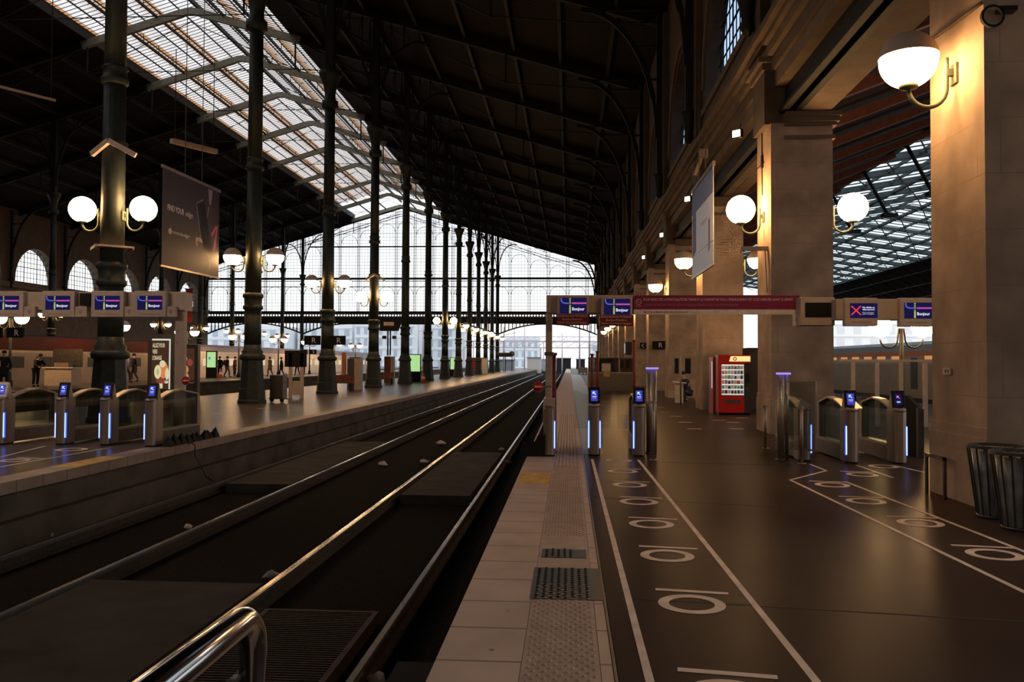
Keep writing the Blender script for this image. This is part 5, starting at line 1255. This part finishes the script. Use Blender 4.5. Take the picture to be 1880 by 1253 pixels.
def person(x, y, z, rz, label, top='cloth_black', legs='cloth_blue', h=1.72, pose='walk', coat=False, hat=None, bag=None):
    """body, clothes and hair grown on one skeleton facing -Y"""
    t = thing('person', label, 'person', (x, y, z), rz); k = h/1.72
    if pose == 'crouch':
        hip = (0, .10, .42); ch = (0, -.06, .85); nk = (0, -.12, 1.02); hd = (0, -.20, 1.16)
        kn = [(-.13, -.30, .50), (.13, -.28, .46)]; an = [(-.13, -.08, .09), (.13, -.05, .09)]; to = [(-.13, -.24, .04), (.14, -.22, .04)]
        el = [(-.27, -.24, .72), (.27, -.26, .70)]; wr = [(-.15, -.42, .68), (.14, -.44, .66)]
    elif pose == 'lean':
        hip = (0, .10, .92); ch = (0, -.16, 1.30); nk = (0, -.26, 1.46); hd = (0, -.36, 1.58)
        kn = [(-.11, .06, .48), (.11, .10, .48)]; an = [(-.11, .14, .08), (.11, .18, .08)]; to = [(-.11, .0, .04), (.12, .02, .04)]
        el = [(-.25, -.34, 1.12), (.25, -.34, 1.12)]; wr = [(-.17, -.56, 1.04), (.17, -.56, 1.04)]
    elif pose == 'phone':
        hip = (0, 0, .93); ch = (0, 0, 1.36); nk = (0, 0, 1.50); hd = (0, -.03, 1.62)
        kn = [(-.11, -.02, .49), (.11, 0, .49)]; an = [(-.12, .03, .08), (.12, .03, .08)]; to = [(-.13, -.12, .04), (.14, -.12, .04)]
        el = [(-.30, -.14, 1.18), (.27, .02, 1.08)]; wr = [(-.13, -.16, 1.50), (.28, -.06, .84)]
    else:
        s_ = .16 if pose == 'walk' else .03
        hip = (0, 0, .93); ch = (0, -.02, 1.36); nk = (0, -.02, 1.50); hd = (0, -.05, 1.62)
        kn = [(-.10, -s_, .50), (.10, s_*.3, .49)]; an = [(-.11, -s_*.9, .08), (.11, s_*1.5, .10)]; to = [(-.12, -s_*.9-.15, .04), (.12, s_*1.5-.13, .04)]
        el = [(-.27, s_*.5, 1.10), (.27, -s_*.5, 1.10)]; wr = [(-.27, -.02+s_*.2, .84), (.27, -.12-s_*.4, .86)]
    def mixv(a, c, f): return tuple(a[i]+(c[i]-a[i])*f for i in range(3))
    sh = [(-.18, ch[1]-.0, ch[2]+.06), (.18, ch[1], ch[2]+.06)]
    hp = [(-.10, hip[1], hip[2]-.04), (.10, hip[1], hip[2]-.04)]
    hands = []; V = [hip, mixv(hip, ch, .5), ch, nk, hd, (hd[0], hd[1]-.01, hd[2]+.10)]
    E = [(0, 1), (1, 2), (2, 3), (3, 4), (4, 5)]; R = [.13, .125, .135, .055, (.085, .10), .07]
    for s_ in (0, 1):
        b0 = len(V); hd_ = tuple(wr[s_][i]+(wr[s_][i]-el[s_][i])*.30 for i in range(3))
        V += [sh[s_], el[s_], wr[s_], hd_]; E += [(2, b0), (b0, b0+1), (b0+1, b0+2), (b0+2, b0+3)]; R += [.06, .045, .030, .034]
        c0 = len(V); V += [hp[s_], kn[s_], an[s_], to[s_]]; E += [(0, c0), (c0, c0+1), (c0+1, c0+2), (c0+2, c0+3)]; R += [.085, .06, .042, .035]
    sc = lambda vs: [tuple(c*k for c in v) for v in vs]
    skin_mesh(sc(V), E, [r if isinstance(r, tuple) else r for r in R], 'skin', 'body', t)
    # jacket
    low = mixv(hip, (hip[0], hip[1], 0), .45 if coat else .08)
    JV = [mixv(hip, ch, .45), ch, mixv(ch, nk, .6), hip, low]; JE = [(0, 1), (1, 2), (0, 3), (3, 4)]; JR = [.165, .175, .085, .165, .19 if coat else .16]
    for s_ in (0, 1):
        b0 = len(JV); JV += [sh[s_], el[s_], mixv(el[s_], wr[s_], .9)]; JE += [(1, b0), (b0, b0+1), (b0+1, b0+2)]; JR += [.085, .065, .05]
    skin_mesh(sc(JV), JE, JR, top, 'coat' if coat else 'jacket', t)
    TV = [hip]; TE = []; TR = [.14]
    for s_ in (0, 1):
        c0 = len(TV); TV += [hp[s_], kn[s_], mixv(kn[s_], an[s_], .93)]; TE += [(0, c0), (c0, c0+1), (c0+1, c0+2)]; TR += [.10, .075, .062]
    skin_mesh(sc(TV), TE, TR, legs, 'trousers', t)
    for s_ in (0, 1): MB('black_matt').sphere(tuple(c*k for c in mixv(an[s_], to[s_], .55)), .075*k, 10, 6, sq=(.62, 1.5, .7)).build('shoe', t)
    hx = Vector(hd)*k; MB(hat or 'hair').sphere(hx+Vector((0, .02, .055))*k, .118*k, 14, 8, -.35, .999, sq=(.88, 1.02, 1.05)).build('hair' if not hat else 'cap', t)
    f = MB('hair')
    for sx in (-1, 1): f.sphere(hx+Vector((sx*.032, -.098, .03))*k, .010*k, 6, 4)
    f.build('eyes', t) if False else None
    MB('skin').add([hx+Vector((-.015, -.095, -.01))*k, hx+Vector((.015, -.095, -.01))*k, hx+Vector((0, -.125, -.012))*k, hx+Vector((0, -.095, .04))*k], [(0, 1, 2), (0, 2, 3), (1, 3, 2), (0, 3, 1)]).build('nose', t)
    if bag == 'backpack': MB('cloth_maroon').sphere(Vector((0, ch[1]+.22, ch[2]-.12))*k, .2, 12, 8, sq=(.9, .7, 1.2), m='cloth_maroon').build('backpack', t)
    return t
person(at(8, 666, 38.4).x, 38.4, Z2, math.radians(15), 'person in a dark jacket holding a phone to the face at the left edge', 'cloth_black', 'cloth_black', 1.80, 'phone', coat=True)
person(at(68, 666, 41.2).x, 41.2, Z2, math.radians(60), 'person dressed in black leaning over the stall at far left', 'cloth_black', 'cloth_black', 1.70, 'lean')
person(at(233, 666, 50.2).x, 50.2, Z2, math.radians(150), 'person in a pale grey jacket and maroon trousers right of the nearest column', 'cloth_grey', 'cloth_maroon', 1.70, 'walk', hat='cloth_pale')
person(at(247, 666, 52.5).x, 52.5, Z2, math.radians(-60), 'person in a hooded black coat behind the pale grey jacket', 'cloth_black', 'cloth_blue', 1.78, 'walk', coat=True, hat='cloth_black')
for px, Y, lab, top, legs, kw in [(362, 65.5, 'person with a dark bundle standing left of the green-screened totem', 'cloth_black', 'cloth_grey', dict(pose='stand')),
    (404, 68.5, 'person in black standing right of the green-screened totem', 'cloth_black', 'cloth_black', dict(pose='stand')),
    (417, 68., 'person with a dark maroon backpack walking by the grey train', 'cloth_black', 'cloth_olive', dict(pose='walk', bag='backpack')),
    (431, 73., 'person in a dark maroon coat next to the lamp post by the grey train', 'cloth_maroon', 'cloth_black', dict(pose='stand', coat=True, hat='cloth_black')),
    (496, 75.5, 'person in a long olive coat beside the grey train', 'cloth_olive', 'cloth_olive', dict(pose='walk', coat=True)),
    (517, 79., 'person in a black coat walking beside the lamp post', 'cloth_black', 'cloth_black', dict(pose='walk', coat=True)),
    (546, 82., 'person in dark clothes partly hidden behind the notice board', 'cloth_black', 'cloth_black', dict(pose='walk')),
    (557, 83., 'second person behind the notice board, at its right edge', 'cloth_blue', 'cloth_black', dict(pose='stand'))]:
    p = at(px, 666, Y); person(p.x, Y, Z2, random.uniform(-2.5, 2.5), lab, top, legs, 1.72, **kw)
p = fl(1261, 738); person(p.x, p.y+.15, 0, math.radians(-70), 'person crouching with a pale bag beside the leaning desk', 'cloth_blue', 'cloth_blue', 1.65, 'crouch', bag=None)
tag(MB('cloth_pale').sphere((0, 0, .17), .15, 12, 8, sq=(.8, 1, 1.15)).build('carry_bag', None, (p.x+.42, p.y-.1, 0)), 'pale bag beside the crouching person near the leaning desk', 'bag')

# ------------------------------------------------------------------ outside beyond the glass
def building(x0, x1, y, h, rows, cols, label, m='facade', d=20, roof=False, z0=-1., wm='facade_window'):
    t = thing('building', label, 'building', (x0, y, z0)); w = x1-x0
    MB(m).b2((0, 0, 0), (w, d, h)).build('wall', t)
    for r in range(rows):
        for c in range(cols):
            cw = w/cols; rh = h/(rows+.4); b = MB(wm); b.b2((c*cw+cw*.28, -.12, r*rh+rh*.25), (c*cw+cw*.72, 0, r*rh+rh*.85)); b.build('window', t)
    if roof: MB('facade_roof').prism([(-.5, h), (w+.5, h), (w-1.5, h+3.5), (1.5, h+3.5)], 0, d, 'Y').build('roof', t)
    b = MB('facade')
    for r in range(1, rows+1): b.b2((0, -.35, r*h/(rows+.4)-.15), (w, 0, r*h/(rows+.4)+.1))
    b.build('cornice', t)
building(-108, -84, 236, 13, 4, 7, 'pale apartment building at the left behind the lamp posts')
building(-83, -66, 250, 14, 4, 5, 'pale apartment building behind the second and third columns')
building(-64, -46, 245, 14.5, 4, 8, 'pale building with close rows of narrow windows')
building(-45, -33, 260, 14.5, 4, 4, 'pale tower-like building behind the fifth and sixth columns')
building(-32, -12, 330, 13, 3, 8, 'low pale depot building far beyond the tracks', roof=False)
building(8, 60, 330, 11, 3, 12, 'long low pale building beyond the right side hall', roof=False)
building(70, 130, 260, 16, 4, 12, 'pale apartment row seen above the side hall train', m='facade_glare', wm='facade_glare_window')
def gantry(x0, x1, y, z, label):
    t = thing('track_gantry', label, 'gantry', (0, y, -1)); 
    b = MB('outdoor_metal'); b.bar((x0, 0, z), (x1, 0, z), .3); b.bar((x0, 0, z+1.6), (x1, 0, z+1.6), .25)
    n = int((x1-x0)/2.4)
    for k in range(n): xx = x0+(x1-x0)*k/n; b.bar((xx, 0, z), (xx+2.4, 0, z+1.6), .14); b.bar((xx, 0, z), (xx, 0, z+1.6), .14)
    b.build('truss_beam', t)
    for x in (x0, (x0+x1)/2, x1): MB('outdoor_metal').b2((x-.2, -.2, 0), (x+.2, .2, z)).build('leg', t)
gantry(-26, 12, 205, 6.2, 'pale signal gantry spanning the tracks beyond the hall'); gantry(-30, 14, 260, 9.0, 'second paler gantry further down the tracks')
for k, (px, Y, h) in enumerate([(925, 150, 9), (944, 190, 12), (963, 200, 14), (1032, 180, 9), (1064, 150, 10), (1082, 145, 12), (768, 160, 10), (776, 170, 12)]):
    p = at(px, 666, Y); t = thing('catenary_mast', 'pale catenary mast beyond the hall, %s from the left' % ORD[[6, 7, 0, 1, 2, 3, 4, 5].index(k) if False else (k+2 if k < 6 else k-6)], 'mast', (p.x, Y, -1), 0, 'catenary masts'); MB('outdoor_metal').lathe([(.16, 0), (.10, h)], n=8).build('pole', t); MB('outdoor_metal').bar((0, 0, h-1.5), (2.2, 0, h-1.1), .08).build('cantilever', t)
for px, py, Y, w, h, m, lab in [(980, 672, 190, 3., 2.6, 'white_paint', 'white hut beside the tracks beyond the hall'), (1035, 670, 210, 3.6, 2.6, 'outdoor_dark', 'black portal right of the beam post beyond the tracks'), (1066, 670, 212, 2.2, 2.4, 'outdoor_dark', 'second black portal further right beyond the platform end'), (928, 672, 170, 3.5, 2.0, 'outdoor_mid', 'grey kiosk at the end of the left platform'), (1010, 672, 240, 8., 2.4, 'outdoor_mid', 'grey shed far down the tracks')]:  # the black boxes stand in for the shade inside an underpass
    p = at(px, py, Y); t = thing('trackside_hut', lab, 'hut', (p.x, Y, -1 if Y > 172 else 0)); MB(m).b2((-w/2, 0, 0), (w/2, 3, h+(1 if Y > 172 else 0))).build('walls', t); MB('outdoor_mid').b2((-w/2-.2, -.2, h+(1 if Y > 172 else 0)), (w/2+.2, 3.2, h+.2+(1 if Y > 172 else 0))).build('roof', t)
t = thing('platform_canopy', 'dark flat sign board at the far end of the left platform', 'board', (at(928, 652, 140).x, 140, 0)); MB('outdoor_dark').b2((-1.1, 0, 2.5), (1.2, .4, 3.2)).build('board', t); MB('outdoor_dark').bar((0, .2, 0), (0, .2, 2.5), .12).build('post', t)
t = thing('platform_clock', 'round dark clock beyond the last column on the left platform', 'clock', at(940, 650, 142)); b = MB('outdoor_dark'); b.T = Matrix.Rotation(PI/2, 4, 'X'); b.ring((0, 0, 0), .3, .45, -.1, .1, 20); b.lathe([(.3, 0), (.3, .05)], n=20, m='white_paint'); b.build('face', t); MB('outdoor_dark').bar((0, .1, -.4), (0, .1, -3.0), .12).build('pole', t)

# unseen lamps assumed behind and beside the camera, added to brighten surfaces facing it
for k, (x, y, z) in enumerate([(3.96, .15, 5.08), (3.96, -9.4, 5.08), (3.96, -19., 5.08), (COLX+.83, 11.6, 5.42), (COLX-.83, 11.6, 5.42), (COLX+.83, 1.9, 5.42), (COLX+.83, -7.9, 5.42), (-3.5, -9., 5.4), (-3.5, -17., 5.4), (-8., -20., 5.4), (6.4, 9.5, 5.0), (7., -1., 5.)]):
    ld = bpy.data.lights.new('unseen_lamp', 'POINT'); ld.energy = 230 if k in (3, 4) else 78; ld.color = (1., .70, .50); ld.shadow_soft_size = .33
    lo = bpy.data.objects.new('unseen_lamp', ld); COL.objects.link(lo); lo.location = (x, y, z)
# ------------------------------------------------------------------ world and output look
w = bpy.data.worlds.new('sky'); S.world = w; w.use_nodes = True; nt = w.node_tree; bg = nt.nodes['Background']
tc = nt.nodes.new('ShaderNodeTexCoord'); sp = nt.nodes.new('ShaderNodeSeparateXYZ'); nt.links.new(tc.outputs['Generated'], sp.inputs[0])
rp = nt.nodes.new('ShaderNodeValToRGB'); e = rp.color_ramp.elements
e[0].position = .0; e[0].color = (1.0, .97, .95, 1); e[1].position = .35; e[1].color = (.86, .93, 1.0, 1)
nt.links.new(sp.outputs[2], rp.inputs[0]); nt.links.new(rp.outputs[0], bg.inputs[0]); bg.inputs[1].default_value = 1.38
v = S.view_settings; v.view_transform = 'Standard'; v.look = 'None'; v.exposure = 0.0; v.gamma = 1.0; v.use_curve_mapping = False
S.cycles.max_bounces = 8; S.cycles.transparent_max_bounces = 24; S.cycles.caustics_reflective = False; S.cycles.caustics_refractive = False
S.cycles.sample_clamp_indirect = 4.0
